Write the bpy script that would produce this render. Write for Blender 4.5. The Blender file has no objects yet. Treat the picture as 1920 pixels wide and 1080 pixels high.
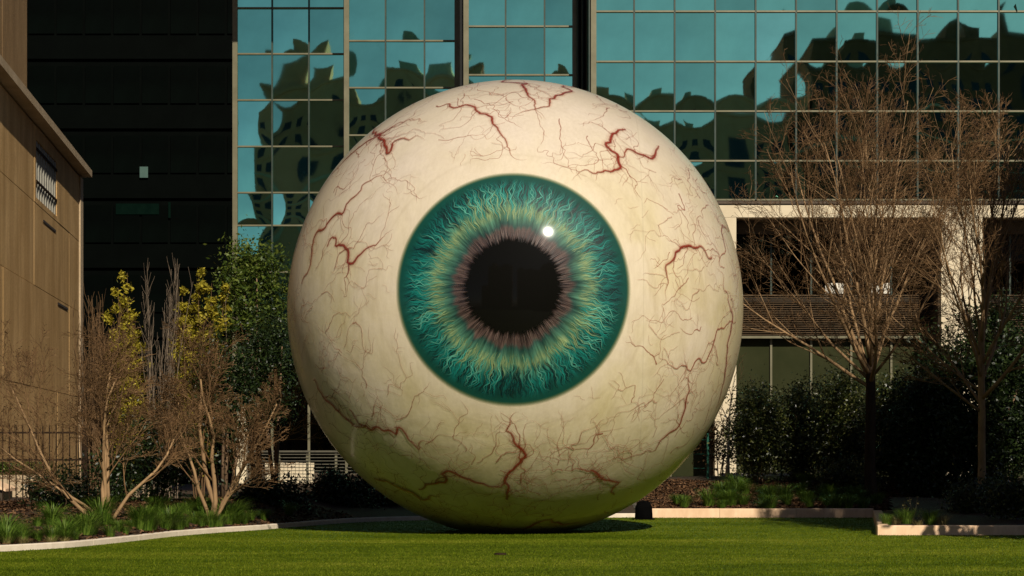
import bpy, math, random
import numpy as np
from mathutils import Vector, Matrix

sc = bpy.context.scene
COL = sc.collection
R = math.radians

# ------------------------------------------------------------------ camera
FPX, HOR = 4045.0, 848.0            # focal length and horizon row, in pixels of a 1920 wide frame
cam = bpy.data.cameras.new('camera')
cam.sensor_width = 36.0
cam.lens = 36.0 * FPX / 1920.0
cam.shift_y = (HOR - 540.0) / 1920.0
cam.clip_start, cam.clip_end = 0.5, 2000.0
camo = bpy.data.objects.new('camera', cam)
COL.objects.link(camo)
camo.location = (0, 0, 1.6)
camo.rotation_euler = (R(90), 0, 0)
sc.camera = camo

# ------------------------------------------------------------------ sky and sun
SUN_EL, SUN_AZ = 34.0, 162.0        # azimuth clockwise from +Y
SKY_STRENGTH, SUN_STRENGTH = 0.05, 5.0
w = bpy.data.worlds.new('World')
sc.world = w
w.use_nodes = True
nt = w.node_tree
sky = nt.nodes.new('ShaderNodeTexSky')
sky.sky_type = 'NISHITA'
sky.sun_disc = False
sky.air_density = 0.42
sky.dust_density = 0.6
sky.ozone_density = 2.0
sky.sun_elevation = R(SUN_EL)
sky.sun_rotation = R(SUN_AZ)
nt.links.new(sky.outputs[0], nt.nodes['Background'].inputs[0])
nt.nodes['Background'].inputs[1].default_value = SKY_STRENGTH
sl = bpy.data.lights.new('sun', 'SUN')
sl.energy = SUN_STRENGTH
sl.angle = R(0.53)
sl.color = (1.0, 0.91, 0.77)
so = bpy.data.objects.new('sun', sl)
COL.objects.link(so)
sdir = Vector((math.sin(R(SUN_AZ)) * math.cos(R(SUN_EL)), math.cos(R(SUN_AZ)) * math.cos(R(SUN_EL)), math.sin(R(SUN_EL))))
so.rotation_euler = (-sdir).to_track_quat('-Z', 'Y').to_euler()
so.location = sdir * 60

vs = sc.view_settings
sc.display_settings.display_device = 'sRGB'
vs.view_transform = 'Standard'
vs.look = 'None'
vs.exposure = 0.0
vs.gamma = 1.0
vs.use_curve_mapping = False
sc.cycles.transparent_max_bounces = 24
sc.cycles.max_bounces = 6
sc.cycles.caustics_reflective = False
sc.cycles.caustics_refractive = False


def X(px, d):
    return (px - 960.0) / FPX * d


def Z(py, d):
    return 1.6 + (HOR - py) / FPX * d


# ------------------------------------------------------------------ helpers
def nrng(seed):
    return np.random.default_rng(seed)


class G:
    """collects geometry in world coordinates and links it as ONE mesh object"""
    def __init__(self):
        self.v, self.f = [], []

    def quad(self, a, b, c, d):
        n = len(self.v)
        self.v += [a, b, c, d]
        self.f.append((n, n + 1, n + 2, n + 3))

    def box(self, x0, y0, z0, x1, y1, z1):
        n = len(self.v)
        self.v += [(x0, y0, z0), (x1, y0, z0), (x1, y1, z0), (x0, y1, z0), (x0, y0, z1), (x1, y0, z1), (x1, y1, z1), (x0, y1, z1)]
        self.f += [tuple(n + i for i in q) for q in ((0, 3, 2, 1), (4, 5, 6, 7), (0, 1, 5, 4), (1, 2, 6, 5), (2, 3, 7, 6), (3, 0, 4, 7))]
        return self

    def bevbox(self, x0, y0, z0, x1, y1, z1, b=0.02):
        """box with its eight long edges chamfered along x and the top"""
        n = len(self.v)
        prof = [(y0, z0), (y1, z0), (y1, z1 - b), (y1 - b, z1), (y0 + b, z1), (y0, z1 - b)]
        for xx, ins in ((x0, 0), (x1, 0)):
            for (yy, zz) in prof:
                self.v.append((xx, yy, zz))
        k = len(prof)
        for i in range(k):
            j = (i + 1) % k
            self.f.append((n + i, n + k + i, n + k + j, n + j))
        self.f.append(tuple(n + i for i in range(k)))
        self.f.append(tuple(n + k + i for i in reversed(range(k))))
        return self

    def obox(self, o, ax, ay, lx, ly, lz):
        """box from corner o along unit directions ax, ay (horizontal) and +z"""
        n = len(self.v)
        o = Vector(o)
        ax, ay = Vector(ax) * lx, Vector(ay) * ly
        up = Vector((0, 0, lz))
        P = [o, o + ax, o + ax + ay, o + ay]
        self.v += [tuple(p) for p in P] + [tuple(p + up) for p in P]
        self.f += [tuple(n + i for i in q) for q in ((0, 3, 2, 1), (4, 5, 6, 7), (0, 1, 5, 4), (1, 2, 6, 5), (2, 3, 7, 6), (3, 0, 4, 7))]
        return self

    def tube(self, pts, rad, sides=4, cap=True):
        n0 = len(self.v)
        k = len(pts)
        ref = Vector((0.31, 0.95, 0.05)).normalized()
        for i, p in enumerate(pts):
            t = (pts[min(i + 1, k - 1)] - pts[max(i - 1, 0)])
            if t.length < 1e-9:
                t = Vector((0, 0, 1))
            t.normalize()
            a = t.cross(ref)
            if a.length < 1e-3:
                a = t.cross(Vector((1, 0, 0)))
            a.normalize()
            b = t.cross(a)
            for s in range(sides):
                an = 2 * math.pi * s / sides
                q = p + (a * math.cos(an) + b * math.sin(an)) * rad[i]
                self.v.append((q.x, q.y, q.z))
        for i in range(k - 1):
            for s in range(sides):
                s2 = (s + 1) % sides
                self.f.append((n0 + i * sides + s, n0 + i * sides + s2, n0 + (i + 1) * sides + s2, n0 + (i + 1) * sides + s))
        if cap and sides > 3:
            self.f.append(tuple(n0 + s for s in reversed(range(sides))))
            self.f.append(tuple(n0 + (k - 1) * sides + s for s in range(sides)))
        return self

    def build(self, name, mat, parent=None, smooth=False):
        off = wloc(parent)
        me = bpy.data.meshes.new(name)
        me.from_pydata([(a - off[0], b - off[1], c - off[2]) for a, b, c in self.v], [], self.f)
        me.materials.append(mat)
        if smooth:
            me.polygons.foreach_set('use_smooth', [True] * len(me.polygons))
        me.update()
        return link(name, me, parent)


def wloc(o):
    p = Vector((0, 0, 0))
    while o is not None:
        p = p + Vector(o.location)
        o = o.parent
    return p


def link(name, me, parent=None, loc=None):
    o = bpy.data.objects.new(name, me)
    COL.objects.link(o)
    if parent is not None:
        o.parent = parent
    if loc is not None:
        o.location = Vector(loc) - wloc(parent)
    return o


def np_mesh(name, verts, faces, mat, parent=None, smooth=False, attrs=None):
    """verts (N,3) world, faces (M,k) of one size k, attrs name -> per-vertex float array / (N,3) / (N,4)"""
    off = wloc(parent)
    verts = np.asarray(verts, dtype=np.float32) - np.array(off, dtype=np.float32)
    faces = np.asarray(faces, dtype=np.int32)
    me = bpy.data.meshes.new(name)
    me.vertices.add(len(verts))
    me.vertices.foreach_set('co', verts.ravel())
    m, k = faces.shape
    me.loops.add(m * k)
    me.loops.foreach_set('vertex_index', faces.ravel())
    me.polygons.add(m)
    me.polygons.foreach_set('loop_start', np.arange(0, m * k, k, dtype=np.int32))
    me.polygons.foreach_set('loop_total', np.full(m, k, dtype=np.int32))
    if smooth:
        me.polygons.foreach_set('use_smooth', np.ones(m, dtype=bool))
    me.update(calc_edges=True)
    for an, arr in (attrs or {}).items():
        arr = np.asarray(arr, dtype=np.float32)
        if arr.ndim == 1:
            a = me.attributes.new(an, 'FLOAT', 'POINT')
            a.data.foreach_set('value', arr)
        elif arr.shape[1] == 3:
            a = me.attributes.new(an, 'FLOAT_VECTOR', 'POINT')
            a.data.foreach_set('vector', arr.ravel())
        else:
            a = me.attributes.new(an, 'FLOAT_COLOR', 'POINT')
            a.data.foreach_set('color', arr.ravel())
    me.materials.append(mat)
    return link(name, me, parent)


def thing(name, label, cat, loc=(0, 0, 0), group=None):
    o = bpy.data.objects.new(name, None)
    COL.objects.link(o)
    o.empty_display_size = 0.3
    o.location = loc
    return tag(o, label, cat, group)


def tag(o, label, cat, group=None):
    o['label'] = label
    o['category'] = cat
    if group:
        o['group'] = group
    return o


def struct(o):
    o['kind'] = 'structure'
    return o


def stuff(o, label=None, cat=None):
    o['kind'] = 'stuff'
    if label:
        o['label'] = label
    if cat:
        o['category'] = cat
    return o


# ------------------------------------------------------------------ materials
class N:
    def __init__(self, name):
        self.m = bpy.data.materials.new(name)
        self.m.use_nodes = True
        self.t = self.m.node_tree
        self.b = self.t.nodes['Principled BSDF']
        self.out = self.t.nodes['Material Output']

    def n(self, typ, **kw):
        x = self.t.nodes.new(typ)
        for k, v in kw.items():
            if k.startswith('i_'):
                x.inputs[k[2:].replace('_', ' ')].default_value = v
            else:
                setattr(x, k, v)
        return x

    def l(self, a, b):
        self.t.links.new(a, b)

    def coord(self, kind='Object', scale=(1, 1, 1)):
        tc = self.n('ShaderNodeTexCoord')
        mp = self.n('ShaderNodeMapping')
        mp.inputs['Scale'].default_value = scale
        self.l(tc.outputs[kind], mp.inputs['Vector'])
        return mp.outputs[0]

    def noise(self, vec, scale, detail=4, rough=0.55, dist=0.0):
        x = self.n('ShaderNodeTexNoise')
        x.inputs['Scale'].default_value = scale
        x.inputs['Detail'].default_value = detail
        x.inputs['Roughness'].default_value = rough
        x.inputs['Distortion'].default_value = dist
        if vec is not None:
            self.l(vec, x.inputs['Vector'])
        return x.outputs['Fac']

    def ramp(self, fac, stops, interp='LINEAR'):
        x = self.n('ShaderNodeValToRGB')
        x.color_ramp.interpolation = interp
        e = x.color_ramp.elements
        while len(e) < len(stops):
            e.new(0.5)
        for el, (p, c) in zip(e, stops):
            el.position = p
            el.color = (c[0], c[1], c[2], 1) if len(c) == 3 else c
        self.l(fac, x.inputs['Fac'])
        return x.outputs['Color']

    def mix(self, fac, a, b, mode='MIX'):
        x = self.n('ShaderNodeMix', data_type='RGBA', blend_type=mode)
        for sock, v in ((x.inputs[0], fac), (x.inputs[6], a), (x.inputs[7], b)):
            if isinstance(v, (int, float)):
                sock.default_value = v
            elif isinstance(v, tuple):
                sock.default_value = (v[0], v[1], v[2], 1)
            else:
                self.l(v, sock)
        return x.outputs[2]

    def math(self, op, a, b=None, c=None, clamp=False):
        x = self.n('ShaderNodeMath', operation=op)
        x.use_clamp = clamp
        for i, v in enumerate((a, b, c)):
            if v is None:
                continue
            if isinstance(v, (int, float)):
                x.inputs[i].default_value = v
            else:
                self.l(v, x.inputs[i])
        return x.outputs[0]

    def bump(self, h, strength=0.3, dist=0.02):
        x = self.n('ShaderNodeBump')
        x.inputs['Strength'].default_value = strength
        x.inputs['Distance'].default_value = dist
        self.l(h, x.inputs['Height'])
        self.l(x.outputs[0], self.b.inputs['Normal'])

    def set(self, **kw):
        for k, v in kw.items():
            s = self.b.inputs[k.replace('_', ' ')]
            if isinstance(v, tuple) and len(v) == 3:
                v = (*v, 1)
            s.default_value = v
        return self


def m_plain(name, c1, c2, scale=6.0, rough=0.7, bump=0.15, bdist=0.01, stretch=(1, 1, 1), metallic=0.0, kind='Object', spec=0.4):
    a = N(name)
    v = a.coord(kind, stretch)
    f = a.noise(v, scale, 6, 0.6)
    a.l(a.ramp(f, [(0.28, c1), (0.72, c2)]), a.b.inputs['Base Color'])
    a.set(Roughness=rough, Metallic=metallic, Specular_IOR_Level=spec)
    if bump:
        a.bump(a.noise(v, scale * 5, 5, 0.65), bump, bdist)
    return a.m


def m_leaf(name, dark, mid, light, rough=0.38, trans=0.2, spec=0.5):
    a = N(name)
    at = a.n('ShaderNodeAttribute', attribute_name='rnd')
    v = a.coord('Object')
    cl = a.noise(v, 1.6, 3)
    f = a.math('ADD', a.math('MULTIPLY', at.outputs['Fac'], 0.65), a.math('MULTIPLY', cl, 0.45))
    c = a.ramp(f, [(0.2, dark), (0.55, mid), (0.95, light)])
    a.l(c, a.b.inputs['Base Color'])
    a.set(Roughness=rough, Specular_IOR_Level=spec)
    tr = a.n('ShaderNodeBsdfTranslucent')
    a.l(c, tr.inputs[0])
    mx = a.n('ShaderNodeMixShader')
    mx.inputs[0].default_value = trans
    a.l(a.b.outputs[0], mx.inputs[1])
    a.l(tr.outputs[0], mx.inputs[2])
    a.l(mx.outputs[0], a.out.inputs[0])
    return a.m


def m_concrete(name, c1, c2, c3):
    a = N(name)
    v = a.coord('Object')
    big = a.noise(v, 0.35, 5, 0.6)
    streak = a.noise(a.coord('Object', (1, 1, 0.07)), 1.1, 6, 0.6)
    fine = a.noise(v, 14, 5, 0.7)
    base = a.ramp(big, [(0.3, c1), (0.7, c2)])
    st = a.ramp(streak, [(0.38, (0.0, 0.0, 0.0)), (0.62, (1, 1, 1))])
    blot = a.ramp(a.noise(a.coord('Object', (1, 1, 0.35)), 0.9, 6, 0.7, 0.6), [(0.42, (0, 0, 0)), (0.66, (1, 1, 1))])
    c = a.mix(a.math('MULTIPLY', st, 0.42), base, c3)
    c = a.mix(a.math('MULTIPLY', blot, 0.5), c, c3)
    c = a.mix(0.5, c, a.ramp(fine, [(0.3, (0.35, 0.35, 0.35)), (0.7, (1, 1, 1))]), 'MULTIPLY')
    a.l(c, a.b.inputs['Base Color'])
    a.set(Roughness=0.9, Specular_IOR_Level=0.15)
    a.bump(a.math('ADD', fine, a.math('MULTIPLY', streak, 1.5)), 0.5, 0.03)
    return a.m


M = {}
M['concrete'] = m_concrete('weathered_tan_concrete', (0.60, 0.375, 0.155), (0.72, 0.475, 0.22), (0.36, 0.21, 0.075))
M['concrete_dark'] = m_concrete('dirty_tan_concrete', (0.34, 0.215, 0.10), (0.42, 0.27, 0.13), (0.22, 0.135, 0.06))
M['concrete_light'] = m_concrete('light_tan_concrete', (0.50, 0.38, 0.24), (0.60, 0.47, 0.31), (0.40, 0.29, 0.17))
M['dark_gap'] = m_plain('dark_joint', (0.02, 0.014, 0.01), (0.03, 0.02, 0.015), 3, 0.95, 0)
M['cream_stone'] = m_plain('cream_stone', (0.55, 0.46, 0.31), (0.66, 0.57, 0.40), 1.3, 0.8, 0.12, 0.01)
M['brown_metal'] = m_plain('bronze_metal', (0.055, 0.038, 0.024), (0.085, 0.06, 0.038), 3, 0.45, 0, metallic=0.3)
M['slat_wood'] = m_plain('weathered_louvre', (0.055, 0.037, 0.021), (0.115, 0.076, 0.042), 5, 0.6, 0.1, 0.004, (0.1, 1, 4))
M['mullion'] = m_plain('olive_grey_aluminium', (0.13, 0.12, 0.07), (0.19, 0.175, 0.11), 2, 0.42, 0, metallic=0.35)
M['mullion_dark'] = m_plain('dark_green_aluminium', (0.03, 0.045, 0.035), (0.055, 0.07, 0.055), 2, 0.4, 0, metallic=0.4)
M['black_metal'] = m_plain('black_metal', (0.004, 0.0045, 0.004), (0.008, 0.0085, 0.0075), 4, 0.6, 0, spec=0.2)
M['iron'] = m_plain('rusty_brown_iron', (0.014, 0.008, 0.004), (0.034, 0.019, 0.010), 20, 0.8, 0.1, 0.002, spec=0.1)
M['bar_grey'] = m_plain('grey_painted_bar', (0.20, 0.19, 0.15), (0.30, 0.285, 0.235), 6, 0.6, 0)
M['green_post'] = m_plain('green_painted_steel', (0.008, 0.075, 0.045), (0.014, 0.11, 0.07), 8, 0.45, 0)
M['white_paint'] = m_plain('white_paint', (0.62, 0.58, 0.48), (0.78, 0.74, 0.64), 7, 0.5, 0)
M['rail_paint'] = m_plain('dull_pale_paint', (0.05, 0.045, 0.03), (0.10, 0.09, 0.06), 7, 0.6, 0)
M['stone_brown'] = m_plain('brown_stone_facade', (0.78, 0.36, 0.18), (0.88, 0.46, 0.25), 0.5, 0.85, 0.1, 0.02)
M['stone_dark'] = m_plain('dark_brick_facade', (0.20, 0.088, 0.042), (0.30, 0.135, 0.065), 0.5, 0.85, 0.1, 0.02)
M['win_dark'] = m_plain('dark_window_glass', (0.008, 0.01, 0.01), (0.014, 0.016, 0.016), 1, 0.15, 0)
M['roof'] = m_plain('grey_roofing', (0.09, 0.08, 0.07), (0.14, 0.12, 0.10), 2, 0.9, 0.1)
M['kerb'] = m_plain('pale_kerb_concrete', (0.66, 0.43, 0.26), (0.86, 0.61, 0.40), 5, 0.85, 0.35, 0.012, (1, 1, 0.4))
M['kerb_white'] = m_plain('white_kerb_concrete', (0.62, 0.52, 0.40), (0.75, 0.65, 0.52), 6, 0.85, 0.2, 0.008)
M['paving'] = m_plain('grey_paving', (0.12, 0.10, 0.08), (0.19, 0.16, 0.125), 0.8, 0.9, 0.2, 0.01)
M['bark_tan'] = m_plain('tan_bark', (0.16, 0.094, 0.042), (0.37, 0.23, 0.11), 9, 0.8, 0.5, 0.01, (1, 1, 0.25))
M['bark_brown'] = m_plain('grey_brown_bark', (0.12, 0.075, 0.042), (0.27, 0.17, 0.095), 9, 0.85, 0.5, 0.01, (1, 1, 0.25))
M['twig_brown'] = m_plain('brown_twig', (0.075, 0.040, 0.015), (0.165, 0.092, 0.037), 3, 0.8, 0)
M['bark_shade'] = m_plain('shade_darkened_bark', (0.018, 0.012, 0.008), (0.05, 0.032, 0.019), 9, 0.9, 0.6, 0.012, (1, 1, 0.25), spec=0.1)  # trunk shade put into the bark colour; the limbs stay tan
M['twig_orange'] = m_plain('orange_brown_twig', (0.095, 0.050, 0.018), (0.21, 0.115, 0.046), 3, 0.8, 0)
M['twig_grey'] = m_plain('grey_twig', (0.11, 0.08, 0.055), (0.20, 0.15, 0.10), 3, 0.8, 0)
M['leaf_dark'] = m_leaf('dark_evergreen_leaf', (0.003, 0.007, 0.002), (0.012, 0.024, 0.005), (0.045, 0.065, 0.016), 0.42, 0.1, 0.3)
M['leaf_hedge'] = m_leaf('hedge_leaf', (0.008, 0.014, 0.004), (0.028, 0.042, 0.009), (0.20, 0.20, 0.05), 0.36, 0.25, 0.5)
M['leaf_green'] = m_leaf('mid_green_leaf', (0.016, 0.032, 0.004), (0.06, 0.095, 0.012), (0.17, 0.20, 0.035), 0.45, 0.25, 0.3)
M['leaf_yellow'] = m_leaf('yellow_green_leaf', (0.10, 0.095, 0.007), (0.36, 0.30, 0.026), (0.56, 0.46, 0.06), 0.55, 0.35, 0.2)
M['seed'] = m_leaf('dry_brown_seed_head', (0.03, 0.015, 0.006), (0.085, 0.046, 0.018), (0.19, 0.11, 0.048), 0.8, 0.1, 0.1)
M['strappy'] = m_leaf('strappy_grass_blade', (0.022, 0.055, 0.005), (0.085, 0.165, 0.014), (0.23, 0.31, 0.045), 0.5, 0.3, 0.3)
M['strappy_dry'] = m_leaf('dry_grass_blade', (0.10, 0.085, 0.02), (0.24, 0.19, 0.06), (0.42, 0.33, 0.14), 0.6, 0.25)
M['mulch_chip'] = m_leaf('bark_mulch_chip', (0.035, 0.017, 0.008), (0.095, 0.048, 0.022), (0.20, 0.11, 0.055), 0.9, 0.0, 0.1)
M['mulch'] = m_plain('bark_mulch', (0.020, 0.010, 0.004), (0.065, 0.032, 0.014), 14, 0.95, 0.8, 0.03)


def m_turf(name, blade):
    a = N(name)
    v = a.coord('Object')
    big = a.noise(a.coord('Object', (0.22, 1, 1)), 0.40, 4, 0.5, 0.6)
    med = a.noise(a.coord('Object', (0.5, 1, 1)), 3.0, 4, 0.6)
    f = a.math('ADD', a.math('MULTIPLY', big, 0.6), a.math('MULTIPLY', med, 0.4))
    if blade:
        at = a.n('ShaderNodeAttribute', attribute_name='rnd')
        f = a.math('ADD', a.math('MULTIPLY', f, 0.75), a.math('MULTIPLY', at.outputs['Fac'], 0.25))
    c = a.ramp(f, [(0.30, (0.034, 0.054, 0.0012)), (0.47, (0.069, 0.104, 0.0025)), (0.60, (0.130, 0.158, 0.008)), (0.74, (0.23, 0.23, 0.03))])
    a.l(c, a.b.inputs['Base Color'])
    a.set(Roughness=0.7, Specular_IOR_Level=0.08)
    if not blade:
        a.bump(a.noise(v, 60, 3, 0.7), 0.6, 0.02)
    return a.m


M['turf'] = m_turf('artificial_turf', False)
M['turf_blade'] = m_turf('turf_blade', True)


def m_mirror_glass():
    a = N('teal_mirror_glass')
    oi = a.n('ShaderNodeObjectInfo')
    c = a.ramp(oi.outputs['Random'], [(0.0, (0.22, 0.58, 0.41)), (0.45, (0.305, 0.81, 0.555)), (0.85, (0.33, 0.87, 0.61)), (1.0, (0.39, 0.96, 0.69))])
    v = a.coord('Object')
    c = a.mix(0.35, c, a.ramp(a.noise(v, 1.1, 4, 0.6), [(0.3, (0.6, 0.6, 0.6)), (0.7, (1, 1, 1))]), 'MULTIPLY')
    a.l(c, a.b.inputs['Base Color'])
    a.set(Metallic=1.0, Roughness=0.02)
    return a.m


def m_dark_glass(name, col, rough=0.04):
    a = N(name)
    a.set(Base_Color=col, Metallic=1.0, Roughness=rough)
    return a.m


M['mirror'] = m_mirror_glass()
M['tower_glass'] = m_plain('black_tower_glass', (0.0003, 0.0006, 0.0004), (0.0012, 0.0025, 0.0018), 0.35, 0.5, 0, spec=0.015)
M['tower_panel'] = m_plain('black_spandrel', (0.0005, 0.001, 0.0007), (0.001, 0.0018, 0.0013), 0.7, 0.6, 0, spec=0.02)
M['tower_reflection'] = m_plain('pale_green_reflection', (0.035, 0.08, 0.065), (0.05, 0.10, 0.08), 3, 0.6, 0)
M['tower_strip'] = m_plain('dim_green_strip', (0.001, 0.005, 0.0033), (0.002, 0.008, 0.005), 3, 0.9, 0, spec=0.02)
M['room_glass'] = m_dark_glass('dim_room_glass', (0.035, 0.04, 0.028), 0.03)
M['green_glass'] = m_plain('green_grey_glass', (0.022, 0.026, 0.011), (0.038, 0.040, 0.018), 0.6, 0.12, 0)

# ------------------------------------------------------------------ ground, lawn, beds
g = G()
g.quad((-420, -420, -0.04), (420, -420, -0.04), (420, 420, -0.04), (-420, 420, -0.04))
struct(g.build('ground', M['paving']))

KERB_L = [(-14.5, 30.0), (-10.5, 33.0), (X(-40, 34.2), 34.2), (X(0, 34.8), 34.8), (X(120, 35.9), 35.9), (X(230, 38.3), 38.3), (X(330, 41.2), 41.2),
          (X(430, 43.4), 43.4), (X(480, 44.2), 44.2), (X(560, 46.4), 46.4), (X(660, 49.2), 49.2), (-1.2, 51.6), (0.8, 52.6), (3.2, 53.0)]


def smooth_line(P, n):
    P = np.array(P, float)
    s = np.r_[0, np.cumsum(np.linalg.norm(np.diff(P, axis=0), axis=1))]
    t = np.linspace(0, s[-1], n)
    q = np.stack([np.interp(t, s, P[:, 0]), np.interp(t, s, P[:, 1])], 1)
    for _ in range(int(n * 0.06)):
        q[1:-1] = 0.25 * q[:-2] + 0.5 * q[1:-1] + 0.25 * q[2:]
    return q


KL = smooth_line(KERB_L, 90)
FARK = (3.2, 8.84, 52.75)           # far kerb: x0, x1, y
NEARK = (7.05, 14.5, 41.6)          # near right kerb


lawn = [tuple(p) for p in KL] + [(FARK[1] + 0.02, FARK[2]), (NEARK[0] - 0.02, NEARK[2]), (14.5, NEARK[2]), (40, NEARK[2]), (40, -30), (-40, -30), (-40, 25), (-14.5, 30.0)]
lawn = lawn[:-1]
me = bpy.data.meshes.new('lawn')
me.from_pydata([(a, b, 0.0) for a, b in lawn], [], [tuple(reversed(range(len(lawn))))])
me.materials.append(M['turf'])
struct(link('lawn', me))


def in_lawn(x, y):
    xl = np.interp(y, KL[:, 1], KL[:, 0])
    ok = x > xl + 0.06
    ok &= y < np.where(x > 3.2, FARK[2] - 0.05, np.interp(x, KL[:, 0], KL[:, 1]) - 0.03)
    xr = NEARK[0] + (FARK[1] - NEARK[0]) * (y - NEARK[2]) / (FARK[2] - NEARK[2])
    ok &= (y < NEARK[2] - 0.05) | (x < xr - 0.05)
    return ok


rg = nrng(5)
n = 420000
y = 24.5 + (53 - 24.5) * rg.random(n) ** 1.15
x = (rg.random(n) * 2 - 1) * (y * 0.285 + 0.4)
k = in_lawn(x, y)
x, y = x[k], y[k]
n = len(x)
h = 0.010 + 0.014 * rg.random(n)
an = rg.random(n) * 2 * np.pi
wd = 0.004 + 0.004 * rg.random(n)
lean = rg.normal(0, 0.007, (n, 2)) + np.array([0.004, -0.004])
V = np.empty((n, 3, 3))
V[:, 0] = np.stack([x - np.cos(an) * wd, y - np.sin(an) * wd, np.full(n, 0.001)], 1)
V[:, 1] = np.stack([x + np.cos(an) * wd, y + np.sin(an) * wd, np.full(n, 0.001)], 1)
V[:, 2] = np.stack([x + lean[:, 0], y + lean[:, 1], h], 1)
stuff(np_mesh('turf_grass', V.reshape(-1, 3), np.arange(n * 3).reshape(-1, 3), M['turf_blade'], None, False, {'rnd': np.repeat(rg.random(n), 3)}),
      'short green artificial turf covering the flat lawn', 'grass')

# kerbs
kl = thing('lawn_kerb', 'thin white concrete kerb curving along the left edge of the lawn', 'kerb', (KL[30][0], KL[30][1], 0))
step = 6
for i in range(0, len(KL) - 1, step):
    seg = KL[i:i + step + 1]
    if len(seg) < 2:
        break
    gg = G()
    tn = np.gradient(seg, axis=0)
    tn /= np.linalg.norm(tn, axis=1)[:, None]
    nrm = np.stack([-tn[:, 1], tn[:, 0]], 1)
    sh = 0.006 * tn
    prof = [(0.0, -0.03), (0.0, 0.085), (0.015, 0.10), (0.135, 0.10), (0.15, 0.085), (0.15, -0.03)]
    kk = len(prof)
    for j, p in enumerate(seg):
        pp = p + (sh[j] if j == 0 else (-sh[j] if j == len(seg) - 1 else 0))
        for o_, z_ in prof:
            gg.v.append((pp[0] + nrm[j][0] * o_, pp[1] + nrm[j][1] * o_, z_))
    for j in range(len(seg) - 1):
        for s in range(kk - 1):
            a_ = j * kk + s
            gg.f.append((a_, a_ + kk, a_ + kk + 1, a_ + 1))
    gg.f.append(tuple(range(kk)))
    gg.f.append(tuple((len(seg) - 1) * kk + s for s in reversed(range(kk))))
    gg.build('kerb_stone', M['kerb_white'], kl)


def straight_kerb(name, label, p0, p1, hgt, n, z0=-0.03, t=0.22):
    p0, p1 = Vector((*p0, 0)), Vector((*p1, 0))
    root = thing(name, label, 'kerb', (p0.x, p0.y, 0))
    d = (p1 - p0)
    L = d.length / n
    d.normalize()
    nn = Vector((-d.y, d.x, 0))
    for i in range(n):
        gg = G()
        a_, b_ = p0 + d * (L * i + 0.004), p0 + d * (L * (i + 1) - 0.004)
        dz = random.uniform(-0.004, 0.004)
        prof = [(0, z0), (0, hgt - 0.018 + dz), (0.018, hgt + dz), (t - 0.018, hgt + dz), (t, hgt - 0.018 + dz), (t, z0)]
        for p in (a_, b_):
            for o_, z_ in prof:
                q = p + nn * o_
                gg.v.append((q.x, q.y, z_))
        kk = len(prof)
        for s in range(kk):
            s2 = (s + 1) % kk
            gg.f.append((s, kk + s, kk + s2, s2))
        gg.f.append(tuple(reversed(range(kk))))
        gg.f.append(tuple(kk + s for s in range(kk)))
        gg.build('kerb_stone', M['kerb'], root)
    return root


random.seed(4)
straight_kerb('bed_kerb', 'long straight pale stone kerb behind the lawn right of the eyeball', (FARK[0], FARK[2]), (FARK[1], FARK[2]), 0.225, 3)
straight_kerb('bed_kerb', 'pale stone kerb at the right frame edge, nearest the camera', (NEARK[0], NEARK[2]), (NEARK[1], NEARK[2]), 0.19, 4)
straight_kerb('bed_kerb', 'short kerb return running back from the left end of the nearest kerb', (NEARK[0] + 0.26, NEARK[2] + 0.23), (FARK[1] + 0.2, FARK[2] - 0.05), 0.185, 4)


# planting beds: gentle mounds
def bed_h_right(x, y):
    t = np.clip((y - 52.9) / 8.0, 0, 1)
    far = 0.17 + 0.74 * t ** 1.1
    xr = NEARK[0] + (FARK[1] - NEARK[0]) * (y - NEARK[2]) / (FARK[2] - NEARK[2])
    near = 0.14 + 0.35 * np.clip((y - 41.8) / 11, 0, 1)
    return np.where(y < 52.9, near, far) + 0.025 * np.sin(x * 3.1) * np.cos(y * 2.3)


def bed_h_left(x, y):
    i = np.clip(np.interp(x, KL[:, 0], np.arange(len(KL))), 0, len(KL) - 1)
    yk = np.interp(x, KL[:, 0], KL[:, 1])
    t = np.clip((y - yk - 0.1) / 6.0, 0, 1)
    return 0.06 + 0.46 * t + 0.03 * np.sin(x * 2.7 + 1) * np.cos(y * 1.9)


def grid_bed(name, xs, ys, hfun, keep):
    XX, YY = np.meshgrid(xs, ys)
    ZZ = hfun(XX, YY)
    idx = np.arange(XX.size).reshape(XX.shape)
    F = np.stack([idx[:-1, :-1], idx[:-1, 1:], idx[1:, 1:], idx[1:, :-1]], -1).reshape(-1, 4)
    kp = keep(XX, YY).ravel()
    F = F[kp[F].all(1)]
    o = np_mesh(name, np.stack([XX, YY, ZZ], -1).reshape(-1, 3), F, M['mulch'], None, True)
    return struct(o)


def keep_left(x, y):
    yk = np.interp(x, KL[:, 0], KL[:, 1])
    return (y > yk + 0.04 + 0.15 * (x < 0))


def keep_right(x, y):
    xr = NEARK[0] + 0.30 + (FARK[1] - NEARK[0]) * (y - NEARK[2]) / (FARK[2] - NEARK[2])
    return np.where(y < FARK[2] + 0.1, (y > NEARK[2] + 0.1) & (x > xr), True)


grid_bed('planting_bed_left', np.linspace(-13.5, 3.1, 120), np.linspace(31, 60, 200), bed_h_left, keep_left)
grid_bed('planting_bed_right', np.linspace(3.15, 16, 90), np.linspace(41.7, 62, 140), bed_h_right, keep_right)


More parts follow.
